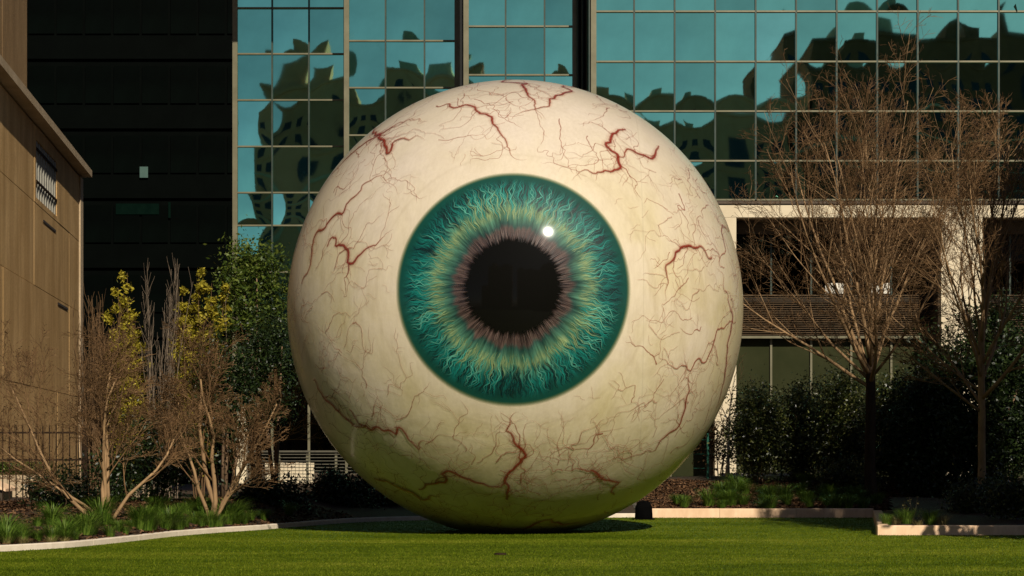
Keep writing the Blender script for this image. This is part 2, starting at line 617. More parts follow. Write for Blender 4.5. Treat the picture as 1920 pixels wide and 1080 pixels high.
def chips(name, label, n, xr, yr, hfun, keep, seed):
    r_ = nrng(seed)
    x_ = r_.uniform(*xr, n)
    y_ = r_.uniform(*yr, n)
    k_ = keep(x_, y_)
    x_, y_ = x_[k_], y_[k_]
    n = len(x_)
    z_ = hfun(x_, y_) + 0.012
    C = np.stack([x_, y_, z_], 1)
    a_ = r_.random(n) * 6.28
    tl = r_.normal(0, 0.35, n)
    L = 0.02 + 0.04 * r_.random(n)
    W = 0.007 + 0.012 * r_.random(n)
    d1 = np.stack([np.cos(a_), np.sin(a_), tl], 1) * L[:, None]
    d2 = np.stack([-np.sin(a_), np.cos(a_), r_.normal(0, 0.4, n)], 1) * W[:, None]
    V = np.stack([C - d1 - d2, C + d1 - d2, C + d1 + d2, C - d1 + d2], 1).reshape(-1, 3)
    stuff(np_mesh(name, V, np.arange(n * 4).reshape(-1, 4), M['mulch_chip'], None, False, {'rnd': np.repeat(r_.random(n), 4)}), label, 'mulch')


chips('bark_mulch', 'loose brown bark mulch on the sloping bed right of the eyeball', 26000, (3.2, 12), (52.9, 60), bed_h_right, keep_right, 11)
chips('bark_mulch', 'loose brown bark mulch under the bare shrubs left of the eyeball', 26000, (-11, -3), (35, 50), bed_h_left, keep_left, 12)

# ------------------------------------------------------------------ the giant eyeball
SC = Vector((X(966, 43.5), 43.5, Z(581, 43.5)))
SR = 4.575
eye = thing('giant_eyeball', 'giant cream eyeball sculpture with teal iris and red veins resting on the lawn', 'sculpture', (SC.x, SC.y, 0))
# gaze: the point of the sphere seen where the iris is centred
o_ = Vector((0, 0, 1.6))
dv = Vector(((962 - 960) / FPX, 1, (HOR - 537) / FPX)).normalized()
oc = o_ - SC
bq = oc.dot(dv)
tq = -bq - math.sqrt(bq * bq - oc.length_squared + SR * SR)
GAZE = ((o_ + dv * tq) - SC).normalized()
UP = (Vector((0, 0, 1)) - GAZE * GAZE.z).normalized()
RT = UP.cross(GAZE).normalized()
GA, UA, RA = np.array(GAZE), np.array(UP), np.array(RT)
SCA = np.array(SC)
IRIS = math.asin(217.0 / FPX * (o_ + dv * tq - o_).length / SR)


def polar(rho, phi):
    """unit vectors at angle rho from the gaze and angle phi round it (0 = right, pi/2 = up)"""
    return GA * np.cos(rho)[..., None] + np.sin(rho)[..., None] * (RA * np.cos(phi)[..., None] + UA * np.sin(phi)[..., None])


def m_sclera():
    a = N('painted_cream_sclera')
    v = a.coord('Object')
    big = a.noise(v, 0.55, 5, 0.6, 0.4)
    med = a.noise(a.coord('Object', (1, 1, 0.5)), 2.4, 6, 0.65, 0.5)
    fine = a.noise(a.coord('Object', (1, 1, 0.15)), 16, 4, 0.7)
    at = a.n('ShaderNodeAttribute', attribute_name='polar')
    sep = a.n('ShaderNodeSeparateXYZ')
    a.l(at.outputs['Vector'], sep.inputs[0])
    rr = sep.outputs['Z']
    c = a.ramp(big, [(0.30, (0.60, 0.505, 0.275)), (0.50, (0.655, 0.555, 0.365)), (0.70, (0.68, 0.575, 0.43))])
    stain = a.ramp(med, [(0.36, (0.60, 0.54, 0.40)), (0.56, (1, 1, 1))])
    c = a.mix(0.30, c, stain, 'MULTIPLY')
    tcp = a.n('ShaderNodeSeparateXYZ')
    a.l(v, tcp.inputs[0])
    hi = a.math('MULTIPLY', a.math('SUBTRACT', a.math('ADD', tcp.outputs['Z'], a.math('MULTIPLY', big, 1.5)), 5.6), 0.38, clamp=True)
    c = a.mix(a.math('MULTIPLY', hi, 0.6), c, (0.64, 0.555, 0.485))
    # pale worn band of paint round the iris
    ring = a.math('SUBTRACT', 1.0, a.math('MULTIPLY', a.math('ABSOLUTE', a.math('SUBTRACT', rr, 1.06)), 6.0), clamp=True)
    c = a.mix(a.math('MULTIPLY', ring, 0.5), c, (0.68, 0.585, 0.45))
    # paint grows duller and greyer away from the iris, in patches
    outer = a.math('MULTIPLY', a.math('SUBTRACT', rr, 1.9, clamp=True), a.math('MULTIPLY', med, 1.1), clamp=True)
    c = a.mix(a.math('MULTIPLY', outer, 0.7), c, (0.42, 0.35, 0.20))
    c = a.mix(0.16, c, a.ramp(fine, [(0.3, (0.45, 0.42, 0.36)), (0.65, (1, 1, 1))]), 'MULTIPLY')
    for ofs in (-4.12, 2.35):
        sx = a.math('ABSOLUTE', a.math('SUBTRACT', tcp.outputs['X'], ofs))
        ln = a.math('SUBTRACT', 1.0, a.math('MULTIPLY', sx, 60.0), clamp=True)
        c = a.mix(a.math('MULTIPLY', ln, 0.30), c, (0.30, 0.24, 0.14))
        pl = a.math('SUBTRACT', 1.0, a.math('MULTIPLY', sx, 7.0), clamp=True)
        c = a.mix(a.math('MULTIPLY', a.math('MULTIPLY', pl, med), 0.4), c, (0.70, 0.62, 0.47))
    rg_ = a.math('ABSOLUTE', a.math('SUBTRACT', rr, a.math('ADD', 1.19, a.math('MULTIPLY', big, 0.06))))
    c = a.mix(a.math('MULTIPLY', a.math('SUBTRACT', 1.0, a.math('MULTIPLY', rg_, 45.0), clamp=True), 0.16), c, (0.38, 0.30, 0.19))
    # olive underside: grime plus shade and lawn bounce put into the colour
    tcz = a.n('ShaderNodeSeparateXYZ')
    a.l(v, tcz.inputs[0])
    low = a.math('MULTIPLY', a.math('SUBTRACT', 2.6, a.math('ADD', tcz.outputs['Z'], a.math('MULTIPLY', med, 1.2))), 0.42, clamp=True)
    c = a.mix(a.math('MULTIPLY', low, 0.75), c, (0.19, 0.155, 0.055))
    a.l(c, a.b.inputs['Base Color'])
    a.set(Roughness=0.34, Specular_IOR_Level=0.4, Coat_Weight=0.35, Coat_Roughness=0.10)
    a.bump(a.math('ADD', a.math('MULTIPLY', big, 2.0), a.math('MULTIPLY', fine, 0.08)), 0.22, 0.05)
    return a.m


def m_ribbon(name, rough=0.3, coat=0.3):
    a = N(name)
    at = a.n('ShaderNodeAttribute', attribute_name='tint')
    nz = a.noise(a.coord('Object'), 18, 3)
    a.l(a.mix(0.3, at.outputs['Color'], a.ramp(nz, [(0.3, (0.5, 0.5, 0.5)), (0.7, (1, 1, 1))]), 'MULTIPLY'), a.b.inputs['Base Color'])
    a.l(at.outputs['Alpha'], a.b.inputs['Alpha'])
    a.set(Roughness=rough, Specular_IOR_Level=0.4, Coat_Weight=coat, Coat_Roughness=0.1)
    return a.m


def m_iris():
    a = N('painted_teal_iris')
    at = a.n('ShaderNodeAttribute', attribute_name='polar')
    sep = a.n('ShaderNodeSeparateXYZ')
    a.l(at.outputs['Vector'], sep.inputs[0])
    rr = sep.outputs['Z']
    flat = a.n('ShaderNodeVectorMath', operation='MULTIPLY')
    flat.inputs[1].default_value = (1, 1, 0.0)
    a.l(at.outputs['Vector'], flat.inputs[0])
    wav = a.noise(flat.outputs[0], 3.2, 3, 0.6)
    wav2 = a.noise(flat.outputs[0], 9.0, 3, 0.6)
    r2 = a.math('ADD', rr, a.math('MULTIPLY', a.math('SUBTRACT', wav, 0.5), 0.22))
    r2 = a.math('ADD', r2, a.math('MULTIPLY', a.math('SUBTRACT', wav2, 0.5), 0.12))
    # radial fibres: noise stretched along the radius and bent a little
    def fib(k, m, dist):
        mp = a.n('ShaderNodeMapping')
        mp.inputs['Scale'].default_value = (k, k, m)
        a.l(at.outputs['Vector'], mp.inputs['Vector'])
        return a.noise(mp.outputs[0], 1.0, 5, 0.65, dist)
    f1 = fib(13, 2.4, 0.8)
    f2 = fib(30, 4.0, 0.9)
    f = a.math('ADD', a.math('MULTIPLY', f1, 0.6), a.math('MULTIPLY', f2, 0.4))
    light = a.ramp(r2, [(0.42, (0.10, 0.06, 0.05)), (0.48, (0.12, 0.08, 0.065)), (0.515, (0.03, 0.09, 0.07)), (0.585, (0.08, 0.22, 0.14)), (0.655, (0.30, 0.37, 0.16)),
                        (0.70, (0.16, 0.36, 0.21)), (0.80, (0.012, 0.24, 0.19)), (0.93, (0.004, 0.12, 0.10)), (1.0, (0.005, 0.075, 0.05))])
    dark = a.ramp(r2, [(0.42, (0.016, 0.008, 0.008)), (0.48, (0.03, 0.018, 0.016)), (0.53, (0.004, 0.03, 0.024)), (0.66, (0.05, 0.12, 0.06)), (0.74, (0.006, 0.08, 0.065)), (0.86, (0.002, 0.035, 0.03)), (1.0, (0.003, 0.05, 0.035))])
    c = a.mix(a.ramp(f, [(0.42, (0, 0, 0)), (0.64, (1, 1, 1))]), dark, light)
    mott = a.ramp(a.noise(flat.outputs[0], 2.3, 4, 0.65), [(0.36, (0.30, 0.42, 0.45)), (0.60, (1, 1, 1))])
    outz = a.math('MULTIPLY', a.math('SUBTRACT', rr, 0.60), 5.0, clamp=True)
    c = a.mix(a.math('MULTIPLY', outz, 0.85), c, a.mix(1.0, c, mott, 'MULTIPLY'))
    # limbus: an even dark green rim
    lim = a.math('MULTIPLY', a.math('SUBTRACT', rr, 0.905), 14.0, clamp=True)
    c = a.mix(a.math('MULTIPLY', lim, 0.88), c, (0.003, 0.052, 0.037))
    glow = a.math('MULTIPLY', a.math('SUBTRACT', rr, 0.985), 28.0, clamp=True)
    c = a.mix(glow, c, (0.13, 0.20, 0.08))
    a.l(c, a.b.inputs['Base Color'])
    al = a.math('SUBTRACT', 1.0, a.math('MULTIPLY', a.math('SUBTRACT', rr, 0.99), 26.0), clamp=True)
    a.l(al, a.b.inputs['Alpha'])
    a.set(Roughness=0.55, Specular_IOR_Level=0.15, Coat_Weight=0.5, Coat_Roughness=0.07)
    return a.m


def m_pupil():
    a = N('black_pupil_paint')
    at = a.n('ShaderNodeAttribute', attribute_name='polar')
    sep = a.n('ShaderNodeSeparateXYZ')
    a.l(at.outputs['Vector'], sep.inputs[0])
    mp = a.n('ShaderNodeMapping')
    mp.inputs['Scale'].default_value = (26, 26, 1.0)
    a.l(at.outputs['Vector'], mp.inputs['Vector'])
    nz = a.noise(mp.outputs[0], 1.0, 3)
    edge = a.math('ADD', sep.outputs['Z'], a.math('MULTIPLY', a.math('SUBTRACT', nz, 0.5), 0.12))
    al = a.math('SUBTRACT', 1.0, a.math('MULTIPLY', a.math('SUBTRACT', edge, 0.375), 20.0), clamp=True)
    a.l(al, a.b.inputs['Alpha'])
    a.set(Base_Color=(0.003, 0.0028, 0.002), Roughness=0.6, Specular_IOR_Level=0.02, Coat_Weight=0.16, Coat_Roughness=0.05)
    return a.m


# sclera: a full sphere with polar attribute measured from the gaze
nr, nph = 110, 200
rho = np.linspace(0.0005, math.pi - 0.0005, nr)
phi = np.linspace(0, 2 * math.pi, nph, endpoint=False)
RH, PH = np.meshgrid(rho, phi, indexing='ij')
U = polar(RH, PH)


def pol_attr(RH, PH):
    return np.stack([np.cos(PH), np.sin(PH), RH / IRIS], -1).reshape(-1, 3)


def pol_faces(nr, nph):
    I = np.arange(nr * nph).reshape(nr, nph)
    J = np.roll(I, -1, 1)
    return np.stack([I[:-1], I[1:], J[1:], J[:-1]], -1).reshape(-1, 4)


np_mesh('sclera', (SCA + SR * U).reshape(-1, 3), pol_faces(nr, nph), m_sclera(), eye, True, {'polar': pol_attr(RH, PH)})


def cap(name, r0, r1, off, mat, nr, nph):
    rho = np.linspace(r0, r1, nr) * IRIS
    RH, PH = np.meshgrid(rho, np.linspace(0, 2 * math.pi, nph, endpoint=False), indexing='ij')
    return np_mesh(name, (SCA + (SR + off) * polar(RH, PH)).reshape(-1, 3), pol_faces(nr, nph), mat, eye, True, {'polar': pol_attr(RH, PH)})


iris = cap('iris', 0.0005, 1.035, 0.006, m_iris(), 40, 180)
cap('pupil', 0.0005, 0.50, 0.030, m_pupil(), 16, 120)


def ribbons(name, strands, mat, parent):
    """strands: list of (P (n,3) unit vectors, half width (n), rgba (n,4), lift)"""
    VV, FF, CC = [], [], []
    base = 0
    for P, wid, rgba, lift in strands:
        n = len(P)
        T = np.gradient(P, axis=0)
        S = np.cross(T, P)
        S /= np.linalg.norm(S, axis=1)[:, None] + 1e-12
        ctr = P * (SR + lift)
        a_, b_ = ctr - S * wid[:, None], ctr + S * wid[:, None]
        V = np.stack([a_, ctr, b_], 1).reshape(-1, 3) + SCA
        e = rgba.copy()
        e[:, 3] = 0
        C = np.stack([e, rgba, e], 1).reshape(-1, 4)
        I = base + np.arange(n * 3).reshape(n, 3)
        F = np.concatenate([np.stack([I[:-1, j], I[:-1, j + 1], I[1:, j + 1], I[1:, j]], -1) for j in (0, 1)])
        VV.append(V)
        FF.append(F)
        CC.append(C)
        base += n * 3
    return np_mesh(name, np.concatenate(VV), np.concatenate(FF), mat, parent, True, {'tint': np.concatenate(CC)})


rv = nrng(77)


def walk(p, d, n, step, jag, home=0.25, curl=0.0):
    """jagged wandering walk on the unit sphere; returns points and headings"""
    P, D = [p], [d]
    d0 = d.copy()
    ang = 0.0
    drift = 0.0
    for i in range(n):
        if rv.random() < 0.38:
            drift = rv.normal(0, jag)
        ang = ang * 0.45 + drift * 0.5 + rv.normal(0, jag * 0.22)
        ax = p
        ca, sa = math.cos(ang), math.sin(ang)
        h = d0 * ca + np.cross(ax, d0) * sa
        h -= p * (h @ p)
        h /= np.linalg.norm(h)
        p = p + h * step
        p /= np.linalg.norm(p)
        d0 = d0 - p * (d0 @ p)
        d0 /= np.linalg.norm(d0)
        if curl:
            c_ = curl
            d0 = d0 * math.cos(c_) + np.cross(p, d0) * math.sin(c_)
        P.append(p)
        D.append(h)
    return np.array(P), np.array(D)


RED = np.array([0.25, 0.020, 0.007])
PINK = np.array([0.44, 0.15, 0.075])


def heading(p, to_gaze=True):
    d = GA - p * (GA @ p)
    d /= np.linalg.norm(d)
    return d if to_gaze else -d


def rot_t(p, d, a_):
    return d * math.cos(a_) + np.cross(p, d) * math.sin(a_)


def vein(rho0, phi0, length, wmax, off_ang, depth=0, alpha=0.95, p=None, d=None, col=None):
    out = []
    if p is None:
        p = polar(np.array(rho0), np.array(phi0))
        d = rot_t(p, heading(p), off_ang)
    step = 0.0125 if depth == 0 else 0.010
    n = max(6, int(length / step))
    P, D = walk(p, d, n, step, 0.95 if depth == 0 else 1.0, curl=rv.normal(0, 0.006))
    keep = (P @ GA) < math.cos(IRIS * 1.07)
    if not keep.all():
        m = int(np.argmax(~keep))
        P, D = P[:m], D[:m]
    n = len(P)
    if n < 5:
        return out
    t = np.linspace(0, 1, n)
    env = np.minimum(1, (1 - t) * 2.2) * (0.55 + 0.45 * np.minimum(1, t * 4)) * (0.7 + 0.5 * np.convolve(rv.random(n + 8), np.ones(9) / 9, 'valid'))
    if depth > 0:
        env = (1 - t * 0.75) * (0.75 + 0.5 * rv.random(n))
    wid = np.maximum(0.008, wmax * env)
    c = np.empty((n, 4))
    base = RED if col is None else col
    f = np.clip(wid / 0.035, 0, 1)[:, None]
    c[:, :3] = PINK * (1 - f) * 0.75 + base * (f + (1 - f) * 0.25)
    c[:, 3] = alpha * np.minimum(1, (1 - t) * 6 + 0.12) * (0.62 + 0.38 * f[:, 0])
    out.append((P, wid, c, 0.004 + rv.random() * 0.016))
    if depth == 0 and wmax > 0.03:
        out.append((P, wid * 2.6, np.concatenate([np.tile(PINK, (n, 1)), (c[:, 3] * 0.30)[:, None]], 1), 0.0015 + rv.random() * 0.002))
    if depth < 3:
        nb = {0: rv.integers(3, 6), 1: rv.integers(1, 3), 2: rv.integers(0, 2)}[depth]
        for _ in range(nb):
            i = rv.integers(int(n * 0.1), max(int(n * 0.1) + 1, int(n * 0.92)))
            a_ = rv.choice([-1, 1]) * rv.uniform(0.4, 1.2)
            out += vein(0, 0, length * rv.uniform(0.22, 0.5), wid[i] * rv.uniform(0.35, 0.6), 0, depth + 1, alpha * 0.85, P[i], rot_t(P[i], D[i], a_), col)
    return out


MV = m_ribbon('red_vein_paint')
n_main = 21
for i in range(n_main):
    ph = 2 * math.pi * (i + 0.5 + rv.uniform(-0.32, 0.32)) / n_main
    r0 = rv.uniform(1.08, 1.40) if i % 3 else rv.uniform(0.86, 1.1)
    strands = vein(r0, ph, rv.uniform(0.45, 0.85), rv.uniform(0.028, 0.050), rv.normal(0, 0.6))
    if strands:
        ribbons('vein', strands, MV, eye)
caps_ = []
for i in range(340):
    ph = rv.random() * 2 * math.pi
    r0 = math.sqrt(rv.uniform(0.70 ** 2, 1.55 ** 2))
    if rv.random() < 0.35:
        ph = -math.pi / 2 + rv.normal(0, 0.7)
    caps_ += vein(r0, ph, rv.uniform(0.12, 0.40), rv.uniform(0.011, 0.021), rv.normal(0, 1.0), 1, rv.uniform(0.45, 0.95))
for i in range(40):      # short strokes close to the iris
    ph = rv.random() * 2 * math.pi
    caps_ += vein(IRIS * rv.uniform(1.14, 1.45), ph, rv.uniform(0.03, 0.08), 0.008, math.pi * rv.integers(0, 2) + rv.normal(0, 0.4), 3, 0.5)
stuff(ribbons('capillaries', caps_, MV, eye))

# iris fibres: thin wandering bright and dark strokes, inner edge outwards
fibres = []


AMP = rv.uniform(0, 6.283, 24)


def clus(ph):
    v = 0.0
    for q, kq in enumerate((3, 5, 8, 13, 21, 34)):
        v += math.sin(kq * ph + AMP[q]) / (1 + q * 0.35)
    return v / 2.2


def wave(ph, r):
    """sideways drift shared by neighbouring fibres, so that they run side by side"""
    v = 0.0
    for q, (kp, kr, am) in enumerate(((9, 21, 0.022), (14, -33, 0.018), (23, 47, 0.013), (37, -62, 0.010), (51, 90, 0.006))):
        v = v + am * np.sin(kp * ph + kr * r + AMP[6 + q])
    return v


def fibre(r0, r1, ph, wid, col, alpha, wob, lift, own=0.18):
    n = max(8, int((r1 - r0) * 64))
    r = np.linspace(r0, r1, n)
    k = np.convolve(np.cumsum(rv.normal(0, wob, n + 6)), np.ones(7) / 7, 'valid')[:n]
    z = own * 0.03 * np.sin(r * rv.uniform(50, 110) + rv.random() * 6)
    ang = ph + (wave(ph, r) * 0.62 + k + z) * np.clip((r - 0.45) * 3, 0.15, 1) / np.maximum(r, 0.4) * 0.75
    P = polar(r * IRIS, ang)
    t = np.linspace(0, 1, n)
    c = np.empty((n, 4))
    c[:, :3] = col
    c[:, 3] = alpha * np.minimum(1, t * 4) * np.minimum(1, (1 - t) * 2.2) * (np.clip(0.78 + 0.42 * clus(ph), 0.25, 1.0) if lift > 0.0125 else 1.0)
    fibres.append((P, np.full(n, wid) * (1.25 - 0.7 * t) * (0.8 + 0.4 * rv.random(n)), c, lift))


def outer(r0, ph, lo, hi):
    return float(np.clip(r0 + rv.uniform(lo, hi) * (1 + 0.45 * clus(ph)), r0 + 0.05, 0.955))


for i in range(700):     # dark gaps between the fibres
    ph = rv.random() * 6.2832
    r0 = rv.uniform(0.64, 0.84)
    fibre(r0, outer(r0, ph + 1.3, 0.1, 0.26), ph, rv.uniform(0.012, 0.034), (0.001, 0.022, 0.022), 0.7, 0.004, 0.008 + rv.random() * 0.004)
for i in range(1000):    # teal body
    ph = rv.random() * 6.2832
    if clus(ph) < -0.75 and rv.random() < 0.7:
        continue
    r0 = rv.uniform(0.56, 0.80)
    col = np.array([0.008, 0.30, 0.245]) * rv.uniform(0.45, 1.3)
    fibre(r0, outer(r0, ph, 0.12, 0.34), ph, rv.uniform(0.006, 0.014), col, 0.75, 0.004, 0.013 + rv.random() * 0.005)
for i in range(420):     # pale collarette strokes
    ph = rv.random() * 6.2832
    r0 = rv.uniform(0.55, 0.68)
    col = np.array([0.34, 0.45, 0.19]) * rv.uniform(0.6, 1.2)
    fibre(r0, outer(r0, ph, 0.05, 0.19), ph, rv.uniform(0.006, 0.014), col, 0.7, 0.004, 0.019 + rv.random() * 0.004)
for i in range(150):     # long pale threads
    ph = rv.random() * 6.2832
    if clus(ph) < -0.3 and rv.random() < 0.6:
        continue
    r0 = rv.uniform(0.60, 0.76)
    fibre(r0, outer(r0, ph, 0.15, 0.34), ph, rv.uniform(0.007, 0.012), np.array([0.15, 0.55, 0.40]) * rv.uniform(0.6, 1.15), 0.85, 0.007, 0.024 + rv.random() * 0.003, 0.45)
for i in range(380):     # inner brown ring
    ph = rv.random() * 6.2832
    r0 = rv.uniform(0.355, 0.41)
    if rv.random() < 0.45:
        col = np.array([0.17, 0.11, 0.09]) * rv.uniform(0.5, 1.2)
    else:
        col = np.array([0.010, 0.006, 0.005])
    fibre(r0 + 0.01, rv.uniform(0.455, 0.54), ph, rv.uniform(0.006, 0.011), col, 0.8, 0.002, 0.034 + rv.random() * 0.004)
stuff(ribbons('iris_fibres', fibres, m_ribbon('iris_fibre_paint', 0.5, 0.35), iris))

# small dark things lying on the lawn by the sculpture
g = G()
cx, cy = X(1207, 51.2), 51.2
prof = [(0.0, 0.0), (0.14, 0.0), (0.17, 0.05), (0.16, 0.30), (0.12, 0.42), (0.0, 0.46)]
nn = 18
for r_, z_ in prof:
    for k in range(nn):
        a_ = 2 * math.pi * k / nn
        g.v.append((cx + max(r_, 0.002) * 1.25 * math.cos(a_), cy + max(r_, 0.002) * math.sin(a_), z_))
for i in range(len(prof) - 1):
    for k in range(nn):
        k2 = (k + 1) % nn
        g.f.append((i * nn + k, i * nn + k2, (i + 1) * nn + k2, (i + 1) * nn + k))
fl = thing('black_hump', 'small black rounded hump on the lawn at the lower right of the eyeball', 'dark_shape', (cx, cy, 0))  # dark shape of unknown kind, in one even near-black
M['hump_black'] = m_plain('matt_black', (0.0015, 0.0015, 0.0015), (0.003, 0.003, 0.003), 6, 0.9, 0, spec=0.02)
g.build('hump', M['hump_black'], fl, True)
gb = G()
gb.box(cx - 0.26, cy - 0.2, 0.002, cx + 0.26, cy + 0.2, 0.03)
gb.build('base', M['hump_black'], fl)
g = G()
dx, dy = X(938, 33.6), 33.6
for k in range(14):
    a_ = 2 * math.pi * k / 14
    g.v.append((dx + 0.10 * math.cos(a_), dy + 0.10 * math.sin(a_), 0.006))
    g.v.append((dx + 0.085 * math.cos(a_), dy + 0.085 * math.sin(a_), 0.032))
for k in range(14):
    k2 = (k + 1) % 14
    g.f.append((2 * k, 2 * k2, 2 * k2 + 1, 2 * k + 1))
g.f.append(tuple(2 * k + 1 for k in range(14)))
tag(g.build('turf_cap', M['iron']), 'small round brown cap set in the lawn in front of the eyeball', 'cap')

# ------------------------------------------------------------------ glass office building
gb_ = thing('glass_office_building', 'office block with stepped teal mirror glass curtain wall on a cream stone base', 'building', (10, 76, 0))
PANES = {}


def pane_mesh(wd, ht, variant):
    key = (round(wd, 3), round(ht, 3), variant)
    if key in PANES:
        return PANES[key]
    r_ = nrng(1000 + variant * 17)
    k = 7
    u = np.linspace(-1, 1, k)
    UU, VV = np.meshgrid(u, u)
    sag = r_.uniform(-0.0055, 0.0062)
    a1, a2, a3, a4, a5 = r_.normal(0, 0.0015, 5)
    hgt = sag * (1 - UU ** 2) * (1 - VV ** 2) * 1.3 + a1 * UU * VV + a2 * UU + a3 * VV * 0.6 + a4 * UU ** 3 * 0.5 + a5 * VV ** 3 * 0.5
    V = np.stack([UU * wd / 2, -hgt, VV * ht / 2], -1).reshape(-1, 3)
    I = np.arange(k * k).reshape(k, k)
    F = np.stack([I[:-1, :-1], I[:-1, 1:], I[1:, 1:], I[1:, :-1]], -1).reshape(-1, 4)
    me = bpy.data.meshes.new('pane')
    me.from_pydata(V.tolist(), [], F.tolist())
    me.polygons.foreach_set('use_smooth', [True] * len(me.polygons))
    me.materials.append(M['mirror'])
    PANES[key] = me
    return me


random.seed(21)


def glass_section(yd, xs, zs, parent, bar=0.055, trim_right=0.0):
    for i in range(len(xs) - 1):
        for j in range(len(zs) - 1):
            wd, ht = xs[i + 1] - xs[i] - 0.05, zs[j + 1] - zs[j] - 0.05
            link('pane', pane_mesh(wd, ht, random.randrange(14)), parent, ((xs[i] + xs[i + 1]) / 2, yd, (zs[j] + zs[j + 1]) / 2))
    for i, xx in enumerate(xs):
        e = 0.09 if i in (0, len(xs) - 1) else bar / 2
        G().box(xx - e, yd - 0.075, zs[0], xx + e, yd + 0.05, zs[-1]).build('mullion', M['mullion_dark'] if 0 < i < len(xs) - 1 else M['mullion'], parent)
    for zz in zs:
        for i in range(len(xs) - 1):
            e0 = 0.09 if i == 0 else bar / 2
            e1 = 0.09 if i == len(xs) - 2 else bar / 2
            G().box(xs[i] + e0 + 0.001, yd - 0.085, zz - 0.027, xs[i + 1] - e1 - 0.001, yd + 0.04, zz + 0.027).build('transom', M['mullion'], parent)


# section D (right, nearest)
yD = 72.0
pD = 75.9 / FPX * yD
xD = [X(1113, yD) + pD * i for i in range(14)]
zD = [Z(375, yD), Z(302, yD), Z(209, yD), Z(116, yD), Z(22, yD), Z(-72, yD), Z(-166, yD)]
glass_section(yD, xD, zD, gb_)
# section C
yC = 74.0
xC = [X(874, yC), X(948, yC), X(1021, yC), X(1078, yC)]
zC = [Z(v, yC) for v in (692, 600, 505, 414, 323, 232, 141, 50, -41, -132)]
glass_section(yC, xC, zC, gb_)
# section B
yB = 76.1
xB = [X(650, yB), X(723, yB), X(796, yB), X(857, yB)]
zB = [Z(v, yB) for v in (695, 606, 518, 430, 342, 254, 165, 77, -11, -100)]
glass_section(yB, xB, zB, gb_)
# section A (left, farthest)
yA = 77.8
xA = [X(441, yA), X(510.5, yA), X(579.5, yA), X(649, yA)]
zA = [Z(v, yA) for v in (683, 597, 510, 423, 361.5, 275, 188, 101.5, 15.5, -71, -157)]
glass_section(yA, xA, zA, gb_)
ztop = 20.5
# opaque cores and step-back walls
G().box(xD[0] - 0.08, yD + 0.10, zD[0], xD[-1] + 0.1, yD + 20, ztop).build('wall', M['black_metal'], gb_)
G().box(xC[0] - 0.06, yC + 0.10, 0, xD[0] - 0.085, yC + 18, ztop).build('wall', M['black_metal'], gb_)
G().box(xB[0] - 0.06, yB + 0.10, 0, xC[0] - 0.065, yB + 16, ztop).build('wall', M['black_metal'], gb_)
G().box(xA[0] - 0.04, yA + 0.10, 0, xB[0] - 0.065, yA + 14, ztop).build('wall', M['black_metal'], gb_)
# return walls at each step
G().box(xB[0] - 0.05, yB + 0.06, zB[0], xB[0] + 0.02, yA - 0.08, ztop - 0.1).build('return_wall', M['black_metal'], gb_)
G().box(xC[0] - 0.22, yC + 0.06, zC[0], xC[0] - 0.10, yB - 0.08, ztop - 0.1).build('return_wall', M['black_metal'], gb_)
G().box(xD[0] - 0.16, yD + 0.02, 0, xD[0] - 0.10, yC + 0.09, ztop - 0.1).build('return_wall', M['mullion_dark'], gb_)
for px in (1083, 1092, 1101):
    xx = X(px, 73.6)
    gg = G()
    gg.tube([Vector((xx, 73.6, 0)), Vector((xx, 73.6, ztop - 0.3))], [0.045, 0.045], 8)
    gg.build('downpipe', M['mullion_dark'], gb_)
# lower storeys of the stepped sections
for (xs, yy, zt) in ((xA, yA, zA[0]), (xB, yB, zB[0]), (xC, yC, zC[0])):
    for i in range(len(xs) - 1):
        G().box(xs[i] + 0.05, yy - 0.02, 0.9, xs[i + 1] - 0.05, yy + 0.02, zt - 0.08).build('ground_floor_pane', M['room_glass'], gb_)
    for xx in xs:
        G().box(xx - 0.045, yy - 0.07, 0.0, xx + 0.045, yy + 0.06, zt - 0.04).build('mullion', M['mullion'], gb_)
    G().box(xs[0] + 0.05, yy - 0.03, 0.0, xs[-1] - 0.05, yy + 0.05, 0.86).build('plinth', M['brown_metal'], gb_)
G().box(xA[0] + 0.10, yA - 0.5, 0, xA[0] + 0.46, yA - 0.08, 3.35).build('pier', M['cream_stone'], gb_)
# cream stone base under section D
zf0, zf1, zl0, zl1 = Z(383, yD), Z(376.5, yD), Z(408, yD), Z(384, yD)
xr = xD[-1] + 0.1
G().box(xD[0] - 0.09, yD - 0.16, zf0, xr, yD + 0.09, zf1 - 0.03).build('fascia', M['brown_metal'], gb_)
xs_l = [xD[0] - 0.09, X(1345, yD), X(1562, yD), X(1802, yD), xr]
for a_, b_ in zip(xs_l[:-1], xs_l[1:]):
    G().box(a_ + 0.004, yD - 0.10, zl0, b_ - 0.004, yD + 0.5, zl1 - 0.012).build('lintel_block', M['cream_stone'], gb_)
piers = [(X(1340, yD), X(1380, yD)), (X(1764, yD), X(1842, yD)), (xr - 0.8, xr)]
for a_, b_ in piers:
    zz = 0
    for k in range(5):
        z2 = (k + 1) * (zl0 - 0.006) / 5
        G().box(a_, yD - 0.09, zz + 0.006, b_, yD + 0.48, z2).build('pier_block', M['cream_stone'], gb_)
        zz = z2
    G().box(a_ + 0.02, yD - 0.07, 0, b_ - 0.02, yD + 0.46, zl0 - 0.02).build('pier_core', M['dark_gap'], gb_)
yR = yD + 1.7
openings = [(X(1112, yD), piers[0][0]), (piers[0][1], piers[1][0]), (piers[1][1], piers[2][0])]
